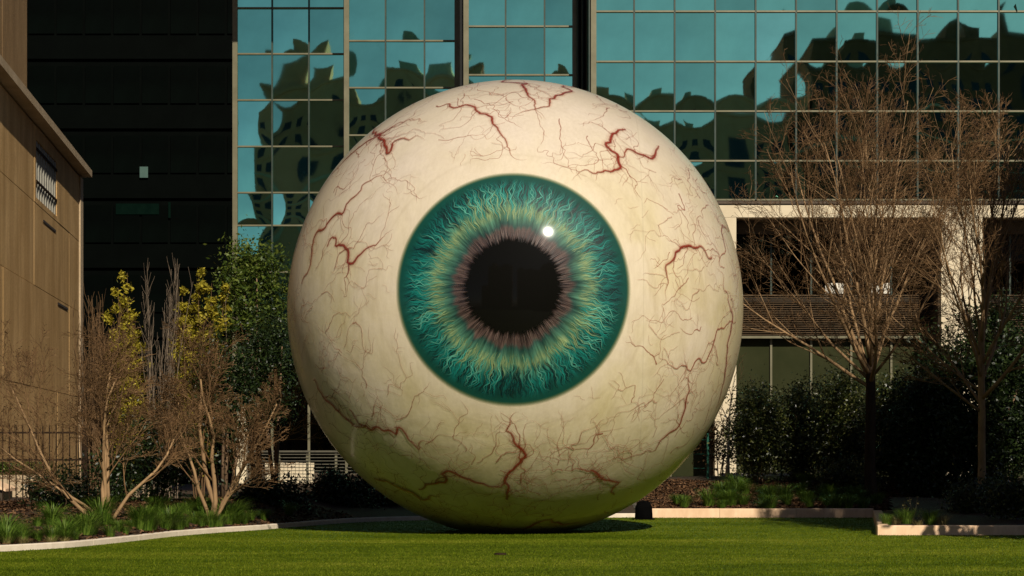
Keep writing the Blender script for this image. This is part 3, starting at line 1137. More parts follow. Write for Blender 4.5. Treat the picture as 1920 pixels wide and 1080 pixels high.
for k, (a_, b_) in enumerate(openings):
    G().box(a_, yD + 0.51, zl0 + 0.02, b_, yR + 0.3, zl0 + 0.3).build('soffit', M['slat_wood'], gb_)
    G().box(a_, yR + 0.10, 0, b_, yR + 0.3, zl0).build('recess_wall', M['black_metal'], gb_)
    for q0, q1 in ((a_ - 0.25, a_ - 0.003), (b_ + 0.003, b_ + 0.25)):
        G().box(q0, yD + 0.485, 0, q1, yR + 0.3, zl0 + 0.01).build('reveal_wall', M['brown_metal'], gb_)
    zS, zLo, zBm, zG0 = Z(440, yR), Z(555, yR), Z(630, yR), Z(760, yR)
    G().box(a_, yR - 0.25, zS, b_, yR - 0.13, zl0 - 0.004).build('header_panel', M['slat_wood'], gb_)
    nb = max(2, int(round((b_ - a_) / 1.32)))
    xs = np.linspace(a_, b_, nb + 1)
    for i in range(nb):
        G().box(xs[i] + 0.03, yR - 0.02, zLo + 0.05, xs[i + 1] - 0.03, yR + 0.02, zS - 0.9 if k != 1 else zS - 0.05).build('window_pane', M['room_glass'], gb_)
        G().box(xs[i] + 0.03, yR - 0.02, 0.15, xs[i + 1] - 0.03, yR + 0.02, zBm - 0.12).build('window_pane', M['green_glass'], gb_)
    for xx in xs:
        G().box(xx - 0.03, yR - 0.09, zLo, xx + 0.03, yR + 0.08, zS).build('mullion', M['mullion_dark'], gb_)
        G().box(xx - 0.035, yR - 0.10, 0.0, xx + 0.035, yR + 0.08, zBm - 0.1).build('mullion', M['mullion'], gb_)
    nl = 19
    for i in range(nl):
        zc = zBm + 0.03 + (zLo - zBm - 0.03) * i / (nl - 1)
        gg = G()
        gg.v = [(a_ + 0.01, yR - 0.36, zc - 0.022), (b_ - 0.01, yR - 0.36, zc - 0.022), (b_ - 0.01, yR - 0.34, zc - 0.03), (a_ + 0.01, yR - 0.34, zc - 0.03),
                (a_ + 0.01, yR - 0.26, zc + 0.022), (b_ - 0.01, yR - 0.26, zc + 0.022), (b_ - 0.01, yR - 0.24, zc + 0.026), (a_ + 0.01, yR - 0.24, zc + 0.026)]
        gg.f = [(0, 1, 5, 4), (3, 7, 6, 2), (0, 3, 2, 1), (4, 5, 6, 7), (0, 4, 7, 3), (1, 2, 6, 5)]
        gg.build('louvre_slat', M['slat_wood'], gb_)
    G().box(a_, yR - 0.40, zBm - 0.10, b_, yR - 0.12, zBm - 0.02).build('ledge_beam', M['mullion'], gb_)
for p0, p1 in ((1547, 1583), (1632, 1648), (1652, 1668)):
    G().box(X(p0, yR), yR - 0.05, Z(553, yR) + 0.04, X(p1, yR), yR - 0.03, Z(531, yR)).build('blind_or_patch', M['white_paint'], gb_)
G().box(X(1382, yR), yR - 0.05, Z(476, yR), X(1432, yR), yR - 0.03, Z(458, yR)).build('blind_or_patch', M['green_glass'], gb_)
G().box(xA[0] - 0.06, yD - 0.1, ztop + 0.005, xr, yD + 20, ztop + 0.2).build('roof', M['roof'], gb_)

# ------------------------------------------------------------------ dark tower behind, left of the glass
yT = 110.0
tw = thing('dark_tower', 'tall black glass tower rising behind the tan concrete building', 'building', (-18, yT, 0))
G().box(-31.0, yT + 0.1, 0, -9.0, yT + 18, 48).build('wall', M['tower_panel'], tw)
px_m = bpy.data.meshes.new('tower_pane')
px_m.from_pydata([(-0.66, 0, -0.95), (0.66, 0, -0.95), (0.66, 0, 0.95), (-0.66, 0, 0.95)], [], [(0, 1, 2, 3)])
px_m.materials.append(M['tower_glass'])
for j in range(11):
    for i in range(14):
        link('window_pane', px_m, tw, (-29.8 + i * 1.45, yT + random.uniform(-0.004, 0.004), 2.6 + j * 3.55))
for j in range(13):
    G().box(-31, yT - 0.09, 0.35 + j * 3.55, -9, yT + 0.06, 0.62 + j * 3.55).build('floor_band', M['tower_panel'], tw)
for px, py, w_, h_, mt in ((270, 323, 0.42, 0.56, 'tower_reflection'), (258, 392, 2.2, 0.55, 'tower_strip'), (318, 394, 0.12, 0.8, 'tower_strip')):  # pale patch paints a sky reflection; dim green strips below it
    xx, zz = X(px, yT), Z(py, yT)
    G().box(xx - w_ / 2, yT - 0.05, zz - h_ / 2, xx + w_ / 2, yT - 0.03, zz + h_ / 2).build('blind_or_patch', M['win_dark'] if mt == 'x' else M[mt], tw)

# ------------------------------------------------------------------ tan concrete building on the left
cb = thing('concrete_building', 'weathered tan concrete building with a barred window at the left frame edge', 'building', (-19, 82, 0))
WD = Vector((-0.0915, 1, 0)).normalized()
WN = Vector((WD.y, -WD.x, 0))          # outward, towards +x


def wall_pt(yy, off=0.0):
    p = Vector((-10.257 - 0.0915 * yy, yy, 0)) + WN * off
    return p


def wall_panel(y0, y1, z0, z1, off=0.0, thick=0.3, name='wall_panel', mat='concrete', gap=0.012):
    p = wall_pt(y0, off)
    L = (wall_pt(y1) - wall_pt(y0)).length
    return G().obox((p.x, p.y, z0 + gap), WD, -WN, L, thick, z1 - z0 - 2 * gap).build(name, M[mat], cb) if L <= 2 * gap else \
        G().obox(Vector((p.x, p.y, z0 + gap)) + WD * gap, WD, -WN, L - 2 * gap, thick, z1 - z0 - 2 * gap).build(name, M[mat], cb)


zc = 13.62
ycols = [50, 57, 64, 71, 78.9, 86.1, 90.2, 93.9]
zrows = [0.0, 4.0, 7.72, 10.78, zc]
random.seed(8)
for i in range(len(ycols) - 1):
    for j in range(len(zrows) - 1):
        y0, y1, z0, z1 = ycols[i], ycols[i + 1], zrows[j], zrows[j + 1]
        off = random.uniform(-0.01, 0.01)
        if i == 4 and j == 3:
            wall_panel(y0, y0 + 0.5, z0, z1, off)
            wall_panel(y1 - 0.35, y1, z0, z1, off)
            wall_panel(y0 + 0.5, y1 - 0.35, z0, 10.98, off, gap=0.0)
            wall_panel(y0 + 0.5, y1 - 0.35, 13.12, z1, off, gap=0.0)
        else:
            wall_panel(y0, y1, z0, z1, off)
wall_panel(93.9, 95.0, 0, zc, 0.07, 0.4, 'corner_pilaster', 'concrete_light')
wall_panel(49.9, 94.9, 0, zc + 0.1, -0.31, 14, 'core_wall', 'dark_gap', 0)
# coping with overhang
pc = wall_pt(49.9, 0.44)
Lc = (wall_pt(95.15) - wall_pt(49.9)).length
G().obox((pc.x, pc.y, zc + 0.105), WD, -WN, Lc, 1.0, 0.30).build('coping', M['concrete_light'], cb)
pc2 = wall_pt(49.9, 0.30)
G().obox((pc2.x, pc2.y, zc + 0.41), WD, -WN, Lc - 0.1, 0.12, 0.10).build('parapet_flashing', M['green_post'], cb)
# barred window
wf = G()
p = wall_pt(79.4, -0.25)
Lw = (wall_pt(85.75) - wall_pt(79.4)).length
win = G().obox((p.x, p.y, 10.98), WD, -WN, Lw, 0.03, 2.14).build('window', M['room_glass'], cb)
for k in range(9):
    q = wall_pt(79.4 + (85.75 - 79.4) * (k + 0.5) / 9, -0.02)
    G().obox((q.x, q.y, 11.0), WD, -WN, 0.28, 0.16, 2.1).build('window_bar', M['bar_grey'], win)
for zz in (11.55, 12.75):
    q = wall_pt(79.42, 0.03)
    G().obox((q.x, q.y, zz), WD, -WN, Lw - 0.05, 0.045, 0.09).build('cross_bar', M['iron'], win)
# dark drain slots in the panels
for (y0, y1, zz) in ((86.2, 89.6, 7.50), (81.5, 85.4, 10.30)):
    q = wall_pt(y0, 0.022)
    G().obox((q.x, q.y, zz), WD, -WN, (y1 - y0), 0.05, 0.09).build('wall_slot', M['dark_gap'], cb)
# upper block set back
for (y0, y1) in ((48, 58), (58, 66), (66, 74.0), (74.0, 80.4)):
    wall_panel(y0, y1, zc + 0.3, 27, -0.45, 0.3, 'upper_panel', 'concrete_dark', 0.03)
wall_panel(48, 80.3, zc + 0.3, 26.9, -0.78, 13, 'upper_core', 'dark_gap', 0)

# ------------------------------------------------------------------ far side of the square, seen mirrored in the glass
def city_block(label, x0, x1, y1, h, depth, wall, cols, floors, z_from, steps=(), wmat='win_dark', group=None):
    b = thing('stone_building', label, 'building', ((x0 + x1) / 2, y1 - depth / 2, 0), group)
    G().box(x0, y1 - depth, 0, x1, y1, h).build('wall', M[wall], b)
    wx = (x1 - x0) / cols
    fh = (h - 2.0 - z_from) / floors
    for i in range(cols):
        for j in range(floors):
            xa = x0 + wx * i + wx * 0.24
            za = z_from + fh * j + fh * 0.2
            G().box(xa, y1 - 0.1, za, xa + wx * 0.52, y1 + 0.015, za + fh * 0.52).build('window', M[wmat], b)
            G().box(xa - 0.1, y1 - 0.05, za - 0.22, xa + wx * 0.52 + 0.1, y1 + 0.16, za - 0.02).build('window_sill', M[wall], b)
    for j in range(floors):
        za = z_from + fh * j
        G().box(x0 - 0.05, y1 - 0.04, za - 0.2, x1 + 0.05, y1 + 0.22, za + 0.25).build('string_course', M['cream_stone'] if j % 2 else M[wall], b)
    G().box(x0 - 0.3, y1 - depth, h + 0.003, x1 + 0.3, y1 + 0.35, h + 0.6).build('cornice', M[wall], b)
    for (a_, b_, hh) in steps:
        G().box(a_, y1 - depth * 0.8, h + 0.61, b_, y1 - 0.8, h + hh).build('roof_block', M['cream_stone'] if int(a_) % 2 else M[wall], b)
    return b


YB = -75.0
city_block('brown stone block with square windows mirrored in the left panes of the glass wall', -27.0, -3.2, YB, 40.0, 18, 'stone_brown', 6, 7, 14.0, ((-24, -19.5, 4.2), (-13, -6, 3.0)))
city_block('low brown block mirrored behind the top of the eyeball', 2.0, 28.2, YB, 36.0, 16, 'stone_brown', 6, 5, 14.0, ((4, 8, 2.6), (13.5, 16.5, 2.0)))
city_block('wide dark block with stepped roof mirrored behind the tall bare tree', 29.0, 72.0, YB, 43.0, 20, 'stone_dark', 9, 7, 12.0, ((33.5, 37.5, 2.8), (44, 49, 3.4), (55, 62, 2.2)))
city_block('low far stone block mirrored low in the leftmost glass column', -37.0, -27.5, YB - 12, 22.0, 14, 'stone_brown', 3, 4, 8.0)

# ------------------------------------------------------------------ plants
def rand_dir(r_, n):
    v = r_.normal(size=(n, 3))
    return v / np.linalg.norm(v, axis=1)[:, None]


def leaf_cards(name, C, size, mat, parent, seed, aspect=0.45, droop=0.0, up=0.25):
    """leaf-sized folded diamonds at centres C"""
    r_ = nrng(seed)
    n = len(C)
    nn = rand_dir(r_, n)
    nn[:, 2] = np.abs(nn[:, 2]) * (1 - up) + up
    a_ = np.cross(nn, rand_dir(r_, n))
    a_ /= np.linalg.norm(a_, axis=1)[:, None] + 1e-9
    a_[:, 2] -= droop
    b_ = np.cross(nn, a_)
    b_ /= np.linalg.norm(b_, axis=1)[:, None] + 1e-9
    s = size * (0.6 + 0.8 * r_.random(n))[:, None]
    V = np.stack([C - a_ * s, C + b_ * s * aspect, C + a_ * s, C - b_ * s * aspect], 1)
    V[:, 0] += nn * s * 0.12
    V[:, 2] += nn * s * 0.12
    rnd = np.repeat(np.clip(r_.random(n) * 0.8 + 0.2 * r_.random(n), 0, 1), 4)
    return np_mesh(name, V.reshape(-1, 3), np.arange(n * 4).reshape(-1, 4), mat, parent, False, {'rnd': rnd})


def crown_points(n, c, rad, seed, clumps=60, clump_r=0.28, shell=0.55, zmin=None):
    r_ = nrng(seed)
    d = rand_dir(r_, clumps)
    q = d * (shell + (1 - shell) * r_.random(clumps)[:, None]) * np.array(rad)
    q *= (0.82 + 0.3 * r_.random(clumps))[:, None]
    k = r_.integers(0, clumps, n)
    sz = (0.6 + 0.8 * r_.random(clumps))[k][:, None]
    P = np.array(c) + q[k] + r_.normal(size=(n, 3)) * clump_r * sz
    if zmin is not None:
        P = P[P[:, 2] > zmin]
    return P


def grow(gs, p, d, L, r, lev, cfg, rr, tips=None):
    nseg = 7 if lev == 0 else (4 if lev == 1 else 3)
    pts, rad, dirs = [p.copy()], [r], [d.copy()]
    q, dd = p.copy(), d.copy()
    up = cfg['up'][lev]
    wob = cfg['wob'][lev]
    for i in range(nseg):
        dd = dd + Vector((rr.gauss(0, wob), rr.gauss(0, wob), rr.gauss(0, wob))) + Vector((0, 0, up / nseg))
        dd.normalize()
        q = q + dd * (L / nseg)
        pts.append(q.copy())
        dirs.append(dd.copy())
        t = (i + 1) / nseg
        rad.append(max(cfg.get('rmin', 0.004), r * (1 - t * cfg['taper'][lev])))
    gs[min(lev, len(gs) - 1)].tube(pts, rad, (8, 6, 4, 3, 3, 3)[min(lev, 5)])
    if lev >= cfg['depth']:
        if tips is not None:
            tips.append(pts[-1])
            tips.append(pts[-2])
        return
    nch = cfg['n'][lev]
    for k in range(nch):
        t = cfg['t0'][lev] + (1 - cfg['t0'][lev]) * (k + rr.random()) / nch
        fi = min(t * nseg, nseg - 1e-6)
        i = int(fi)
        f = fi - i
        bp = pts[i].lerp(pts[i + 1], f)
        bd = dirs[i].lerp(dirs[i + 1], f).normalized()
        br = rad[i] * (1 - f) + rad[i + 1] * f
        ax = bd.cross(Vector((rr.gauss(0, 1), rr.gauss(0, 1), rr.gauss(0, 1))))
        if ax.length < 1e-3:
            continue
        cd = Matrix.Rotation(cfg['ang'][lev] * rr.uniform(0.6, 1.35), 3, ax.normalized()) @ bd
        if cd.z < cfg.get('zmin_dir', -0.4):
            cd.z = abs(cd.z) * 0.3
            cd.normalize()
        grow(gs, bp, cd, L * cfg['lr'][lev] * rr.uniform(0.7, 1.15) * (1.12 - 0.5 * t), br * cfg['rr'][lev], lev + 1, cfg, rr, tips)


def bare_tree(name, label, base, fork_z, limbs, cfg, seed, r_trunk, bark, twig, seeds=None, lean=(0, 0), trunk_mat=None):
    rr = random.Random(seed)
    root = thing(name, label, 'tree', base)
    gt = G()
    b = Vector(base)
    f = Vector((b.x + lean[0], b.y + lean[1], fork_z))
    if r_trunk > 0:
        pts, rad = [], []
        for i in range(9):
            t = i / 8
            pts.append(b.lerp(f, t) + Vector((rr.gauss(0, 0.012), rr.gauss(0, 0.012), -0.08 if i == 0 else 0)))
            rad.append(r_trunk * (1.35 - 0.35 * min(1, t * 6)) * (1 - 0.22 * t))
        gt.tube(pts, rad, 12)
    gs = [gt, G(), G(), G()]
    tips = []
    for (dx_, dy_, dz_, L, rl, z0) in limbs:
        d = Vector((dx_, dy_, dz_)).normalized()
        st = b.lerp(f, (z0 - b.z) / max(0.01, fork_z - b.z)) if r_trunk > 0 else Vector((b.x + rr.uniform(-0.06, 0.06), b.y + rr.uniform(-0.06, 0.06), b.z - 0.05))
        grow([gs[1] if r_trunk > 0 else gs[0], gs[1], gs[2], gs[3]], st, d, L, rl, 0, cfg, rr, tips)
    gt.build('trunk', trunk_mat or bark, root, True)
    cr = gs[1].build('branches', bark if r_trunk > 0 else twig, root, True)
    if gs[2].v:
        stuff(gs[2].build('twigs', twig, cr))
    if gs[3].v:
        stuff(gs[3].build('fine_twigs', twig, cr))
    if seeds:
        r_ = nrng(seed)
        T = np.array([tuple(t) for t in tips])
        k = r_.integers(0, len(T), seeds)
        C = T[k] + r_.normal(size=(seeds, 3)) * 0.05
        leaf_cards('seed_heads', C, 0.018, M['seed'], cr, seed + 1, 0.6)
    return root


zelk = dict(depth=4, n=(9, 6, 5, 2), ang=(0.50, 0.60, 0.66, 0.7), lr=(0.52, 0.55, 0.55, 0.6), rr=(0.55, 0.6, 0.62, 0.7), t0=(0.18, 0.18, 0.2, 0.2),
            up=(0.26, 0.12, 0.06, 0.02, 0.0), wob=(0.06, 0.09, 0.11, 0.14, 0.16), taper=(0.82, 0.8, 0.7, 0.55, 0.5), rmin=0.0042, zmin_dir=-0.1)


def limbs_vase(rr, n, tilt, L, r, z0, z1):
    out = []
    for i in range(n):
        az = 2 * math.pi * (i + rr.uniform(-0.3, 0.3)) / n * 1.0 + 0.4 * (i % 2)
        tl = tilt[0] + (tilt[1] - tilt[0]) * ((i * 0.618) % 1)
        out.append((math.cos(az) * math.sin(tl), math.sin(az) * math.sin(tl), math.cos(tl), L * (1.0 - 0.28 * (tl - tilt[0]) / (tilt[1] - tilt[0])) * rr.uniform(0.9, 1.08), r * rr.uniform(0.7, 1.1), z0 + (z1 - z0) * (1 - (tl - tilt[0]) / (tilt[1] - tilt[0]))))
    return out


rr = random.Random(31)
b1 = (X(1632, 55), 55.0, 0.33)
bare_tree('bare_tree', 'tall bare vase-shaped tree with a shade-darkened trunk behind the long straight kerb', b1, Z(672, 55), limbs_vase(rr, 16, (0.08, 1.12), 6.5, 0.055, Z(730, 55), Z(675, 55)), zelk, 41, 0.15, M['bark_tan'], M['twig_orange'], trunk_mat=M['bark_shade'])
b2 = (X(1840, 48), 48.0, 0.25)
rr = random.Random(35)
bare_tree('bare_tree', 'smaller bare tree with a slim tan trunk beside the right frame edge', b2, Z(600, 48), limbs_vase(rr, 14, (0.10, 1.15), 4.3, 0.045, Z(782, 48), Z(620, 48)), zelk, 52, 0.09, M['bark_tan'], M['twig_orange'])

myr = dict(depth=4, n=(9, 7, 6, 3), ang=(0.5, 0.6, 0.65, 0.7), lr=(0.55, 0.55, 0.55, 0.6), rr=(0.42, 0.5, 0.6, 0.7), t0=(0.24, 0.25, 0.2, 0.2),
           up=(0.25, 0.15, 0.10, 0.05, 0.05), wob=(0.17, 0.15, 0.15, 0.16, 0.18), taper=(0.72, 0.75, 0.7, 0.6, 0.5), rmin=0.0035, zmin_dir=-0.25)
dL1 = 40.2
bare_tree('crape_myrtle', 'bare multi-stemmed crape myrtle arching left in front of the picket fence', (X(205, dL1), dL1, 0.2), 0.2,
          [(-0.50, 0.1, 1.0, 2.7, 0.046, 0), (0.05, 0.1, 1.0, 3.0, 0.048, 0), (-0.16, -0.12, 1.0, 2.9, 0.045, 0), (-1.1, 0.25, 0.95, 3.3, 0.045, 0), (0.28, 0.2, 1.0, 2.7, 0.04, 0), (-0.9, -0.2, 0.85, 2.7, 0.035, 0)],
          myr, 63, 0, M['bark_tan'], M['twig_orange'], 3200)
dL2 = 43.8
bare_tree('crape_myrtle', 'bare multi-stemmed crape myrtle with forked tan trunks at the right end of the left kerb', (X(398, dL2), dL2, 0.22), 0.2,
          [(-0.30, 0.1, 1.0, 2.8, 0.062, 0), (0.26, 0.05, 1.0, 2.8, 0.05, 0), (0.05, 0.2, 1.0, 3.1, 0.055, 0), (-0.6, -0.1, 1.0, 2.6, 0.045, 0), (0.45, -0.1, 0.9, 2.1, 0.04, 0)],
          myr, 71, 0, M['bark_tan'], M['twig_orange'], 5200)


def cane_shrub(label, base, hgt, wdt, n, seed, mat):
    rr = random.Random(seed)
    root = thing('cane_shrub', label, 'shrub', base)
    ga, gb2 = G(), G()
    b = Vector(base)
    for i in range(n):
        st = b + Vector((rr.gauss(0, wdt * 0.35), rr.gauss(0, 0.3), -0.05))
        H = hgt * rr.uniform(0.62, 1.0)
        pts = [st]
        d = Vector((rr.gauss(0, 0.07), rr.gauss(0, 0.07), 1)).normalized()
        for k in range(6):
            d = (d + Vector((rr.gauss(0, 0.03), rr.gauss(0, 0.03), 0.05))).normalized()
            pts.append(pts[-1] + d * H / 6)
        ga.tube(pts, [0.016 * (1 - 0.13 * k) for k in range(7)], 4)
        for k in range(9):
            t = rr.uniform(0.45, 0.98) * 6
            q = pts[int(t)].lerp(pts[min(6, int(t) + 1)], t % 1)
            dd = Vector((rr.gauss(0, 0.28), rr.gauss(0, 0.28), 1)).normalized()
            L = rr.uniform(0.2, 0.55)
            gb2.tube([q, q + dd * L * 0.5, q + dd * L + Vector((rr.gauss(0, 0.02), 0, 0.03))], [0.007, 0.0055, 0.004], 3)
    s = ga.build('stems', mat, root)
    stuff(gb2.build('side_shoots', mat, s))
    return root


cane_shrub('clump of tall bare grey canes between the two yellow-green shrubs', (X(303, 50), 50, 0.35), 5.75, 0.42, 34, 81, M['twig_grey'])
cane_shrub('clump of bare brown canes against the corner of the concrete building', (X(178, 48.5), 48.5, 0.35), 4.9, 0.55, 40, 82, M['twig_brown'])
cane_shrub('sparse bare canes in front of the green leafy tree', (X(415, 51), 51, 0.35), 5.2, 0.25, 9, 83, M['twig_grey'])


def upright_shrub(name, label, base, hgt, rad, n, mat, seed, size=0.04):
    rr = random.Random(seed)
    r_ = nrng(seed)
    root = thing(name, label, 'shrub', base)
    gst = G()
    b = Vector(base)
    C = []
    for i in range(11):
        a_ = rr.uniform(0, 6.28)
        tip = b + Vector((math.cos(a_) * rad * rr.uniform(0, 0.8), math.sin(a_) * rad * rr.uniform(0, 0.8), hgt * rr.uniform(0.6, 1.0)))
        if i == 0:
            tip = b + Vector((0.02, 0, hgt))
        st = b + Vector((rr.gauss(0, 0.08), rr.gauss(0, 0.08), -0.05))
        mid = st.lerp(tip, 0.5) + Vector((rr.gauss(0, 0.08), rr.gauss(0, 0.08), 0))
        gst.tube([st, mid, tip], [0.022, 0.014, 0.005], 5)
        for k in range(15):
            t = 0.30 + 0.70 * (k + rr.random()) / 15
            q = (st.lerp(mid, t * 2) if t < 0.5 else mid.lerp(tip, t * 2 - 1))
            C.append((q.x + rr.gauss(0, 0.05 + 0.11 * (1 - t)), q.y + rr.gauss(0, 0.12), q.z, 0.045 + 0.10 * (1 - t)))
    C = np.array(C)
    k = r_.integers(0, len(C), n)
    P = C[k, :3] + r_.normal(size=(n, 3)) * C[k, 3][:, None]
    gst.build('stems', M['twig_brown'], root)
    leaf_cards('leaves', P, size, mat, root, seed + 5, 0.42, 0, 0.35)
    return root


upright_shrub('upright_shrub', 'slim yellow-green shrub left of the tall grey canes', (X(237, 50.5), 50.5, 0.35), 5.45, 0.80, 11000, M['leaf_yellow'], 91, 0.052)
upright_shrub('upright_shrub', 'slim yellow-green shrub right of the tall grey canes', (X(372, 50.5), 50.5, 0.35), 5.55, 0.92, 13000, M['leaf_yellow'], 92, 0.052)


def leafy(name, label, cat, base, c, rad, n, size, mat, seed, clumps, clump_r, trunk_r=0.05, shell=0.5, stems=3, zmin=0.12):
    root = thing(name, label, cat, base)
    rr = random.Random(seed)
    gs = G()
    b = Vector(base)
    for i in range(stems):
        t = Vector(c) + Vector((rr.uniform(-.6, .6) * rad[0], rr.uniform(-.6, .6) * rad[1], rr.uniform(0, .6) * rad[2]))
        st = b + Vector((rr.gauss(0, 0.06), rr.gauss(0, 0.06), -0.05))
        mid = st.lerp(t, 0.5) + Vector((rr.gauss(0, 0.1), rr.gauss(0, 0.1), 0.1))
        gs.tube([st, mid, t], [trunk_r, trunk_r * 0.7, trunk_r * 0.2], 6)
    gs.build('trunk' if cat == 'tree' else 'stems', M['bark_brown'], root, True)
    P = crown_points(n, c, rad, seed, clumps, clump_r, shell, zmin)
    leaf_cards('crown' if cat == 'tree' else 'foliage', P, size, mat, root, seed + 7)
    return root


def L_(px, py, d):
    return (X(px, d), d, Z(py, d))


# left side
leafy('leafy_tree', 'bushy mid-green tree rising in front of the leftmost glass panes', 'tree', (X(485, 54), 54, 0.4), L_(478, 560, 54), (0.86, 0.9, 1.45), 7500, 0.055, M['leaf_green'], 101, 70, 0.21, 0.07)
leafy('evergreen_shrub', 'low rounded dark evergreen shrub in front of the picket fence', 'shrub', (X(118, 42.6), 42.6, 0.2), L_(120, 925, 42.6), (0.72, 0.6, 0.48), 5200, 0.036, M['leaf_dark'], 102, 60, 0.14, 0.02)
leafy('evergreen_shrub', 'dark evergreen shrub filling the gap between the two crape myrtles', 'shrub', (X(290, 47), 47, 0.4), L_(292, 850, 47), (0.98, 0.8, 0.95), 8500, 0.042, M['leaf_dark'], 103, 80, 0.17, 0.03)
leafy('evergreen_shrub', 'dark evergreen shrub behind the stems of the left crape myrtle', 'shrub', (X(205, 45), 45, 0.35), L_(205, 900, 45), (0.55, 0.5, 0.72), 4000, 0.04, M['leaf_dark'], 104, 50, 0.15, 0.025)
leafy('evergreen_tree', 'dark evergreen tree pressed against the left side of the eyeball', 'tree', (X(512, 52), 52, 0.4), L_(508, 700, 52), (0.62, 0.7, 1.35), 8000, 0.045, M['leaf_dark'], 105, 80, 0.2, 0.06)
leafy('evergreen_tree', 'dark evergreen tree behind the right-hand crape myrtle', 'tree', (X(420, 50), 50, 0.4), L_(420, 745, 50), (0.7, 0.6, 1.5), 7000, 0.045, M['leaf_dark'], 106, 80, 0.2, 0.05)
leafy('evergreen_shrub', 'low dark shrub in the shade left of the eyeball', 'shrub', (X(500, 49), 49, 0.35), L_(505, 940, 49), (0.85, 0.6, 0.52), 8000, 0.045, M['leaf_dark'], 107, 80, 0.16, 0.02)
leafy('evergreen_shrub', 'low dark shrub tucked under the left curve of the eyeball', 'shrub', (X(620, 52), 52, 0.35), L_(628, 935, 52), (1.0, 0.6, 0.55), 9000, 0.045, M['leaf_dark'], 108, 80, 0.16, 0.02)
leafy('evergreen_shrub', 'spreading dark shrub added to deepen the shadow just left of where the eyeball meets the lawn', 'shrub', (X(715, 53.5), 53.5, 0.3), L_(715, 935, 53.5), (1.1, 0.6, 0.5), 9000, 0.045, M['leaf_dark'], 109, 80, 0.16, 0.02)  # extra shrub put in to blacken the shaded bed
# right side
for i, (px, py, d, rx, rz, sd, lab) in enumerate(((1420, 800, 59.5, 0.72, 1.35, 111, 'leafy green hedge shrub right beside the edge of the eyeball'),
                                           (1505, 805, 60.5, 0.85, 1.45, 112, 'leafy green hedge shrub under the lower green windows'),
                                           (1580, 795, 59.0, 0.85, 1.55, 113, 'leafy green hedge shrub left of the dark trunk of the tall bare tree'),
                                           (1672, 800, 58.0, 0.75, 1.5, 114, 'leafy green hedge shrub right of the dark trunk of the tall bare tree'))):
    leafy('hedge_shrub', lab, 'shrub', (X(px, d), d, 0.7), L_(px, py + 12, d), (rx, 0.75, rz + 0.1), 16000, 0.045, M['leaf_hedge'], sd, 120, 0.2, 0.03, 0.5, 5, 0.55)
leafy('evergreen_tree', 'broad black-green evergreen tree behind the smaller bare tree', 'tree', (X(1850, 57), 57, 0.8), L_(1850, 770, 57), (1.9, 1.3, 2.7), 36000, 0.065, M['leaf_dark'], 121, 170, 0.32, 0.09)
leafy('evergreen_tree', 'dark evergreen tree filling the gap between the two bare trees', 'tree', (X(1745, 56), 56, 0.7), L_(1738, 815, 56), (1.0, 0.9, 1.75), 18000, 0.055, M['leaf_dark'], 122, 110, 0.24, 0.06)
leafy('evergreen_shrub', 'low dark shrub at the foot of the slim tan trunk', 'shrub', (X(1830, 47), 47, 0.3), L_(1835, 945, 47), (0.8, 0.55, 0.38), 5200, 0.04, M['leaf_hedge'], 123, 60, 0.15, 0.02)
leafy('evergreen_shrub', 'low dark shrub at the right end of the nearest kerb', 'shrub', (X(1905, 44.5), 44.5, 0.3), L_(1900, 935, 44.5), (0.55, 0.5, 0.36), 4200, 0.04, M['leaf_hedge'], 124, 50, 0.15, 0.02)
leafy('evergreen_shrub', 'small leafy shrub at the foot of the shade-darkened trunk of the tall bare tree', 'shrub', (X(1600, 56.2), 56.2, 0.5), L_(1590, 900, 56.2), (0.75, 0.5, 0.42), 4600, 0.042, M['leaf_hedge'], 125, 60, 0.16, 0.02)
# unseen evergreens added beyond the right frame edge to shade the right-hand bed
leafy('evergreen_tree', 'added shade-casting evergreen tree beyond the right frame edge nearest the camera', 'tree', (13.7, 36.0, 0), (13.7, 36.0, 6.6), (3.2, 2.6, 5.6), 60000, 0.15, M['leaf_dark'], 131, 260, 0.6, 0.2)
leafy('evergreen_tree', 'added shade-casting evergreen tree beyond the right frame edge behind the nearest kerb', 'tree', (14.1, 44.0, 0), (14.1, 44.0, 6.9), (2.2, 2.2, 4.8), 60000, 0.15, M['leaf_dark'], 132, 320, 0.40, 0.2)


# ------------------------------------------------------------------ grass tufts
def tuft_mesh(name, mat, seed, n, H, spread):
    r_ = nrng(seed)
    V, F, A = [], [], []
    for i in range(n):
        az = r_.random() * 6.283
        rad = spread * math.sqrt(r_.random())
        bx, by = 0.10 * math.cos(az) * rad / spread, 0.10 * math.sin(az) * rad / spread
        h = H * r_.uniform(0.6, 1.1)
        ln = r_.uniform(0.25, 1.0) * spread
        w = r_.uniform(0.0022, 0.0042)
        px_, py_ = -math.sin(az) * w, math.cos(az) * w
        b0 = len(V)
        for t in (0, 0.45, 0.8):
            o = ln * t * t
            z = h * (t - 0.28 * t * t)
            cx, cy = bx + math.cos(az) * o, by + math.sin(az) * o
            k = 1 - 0.5 * t
            V += [(cx - px_ * k, cy - py_ * k, z), (cx + px_ * k, cy + py_ * k, z)]
        o = ln * 1.1
        V.append((bx + math.cos(az) * o, by + math.sin(az) * o, h * 0.66))
        F += [(b0, b0 + 1, b0 + 3, b0 + 2), (b0 + 2, b0 + 3, b0 + 5, b0 + 4), (b0 + 4, b0 + 5, b0 + 6)]
        A += [r_.random()] * 7
    me = bpy.data.meshes.new(name)
    me.from_pydata(V, [], F)
    at = me.attributes.new('rnd', 'FLOAT', 'POINT')
    at.data.foreach_set('value', np.array(A, dtype=np.float32))
    me.materials.append(mat)
    return me


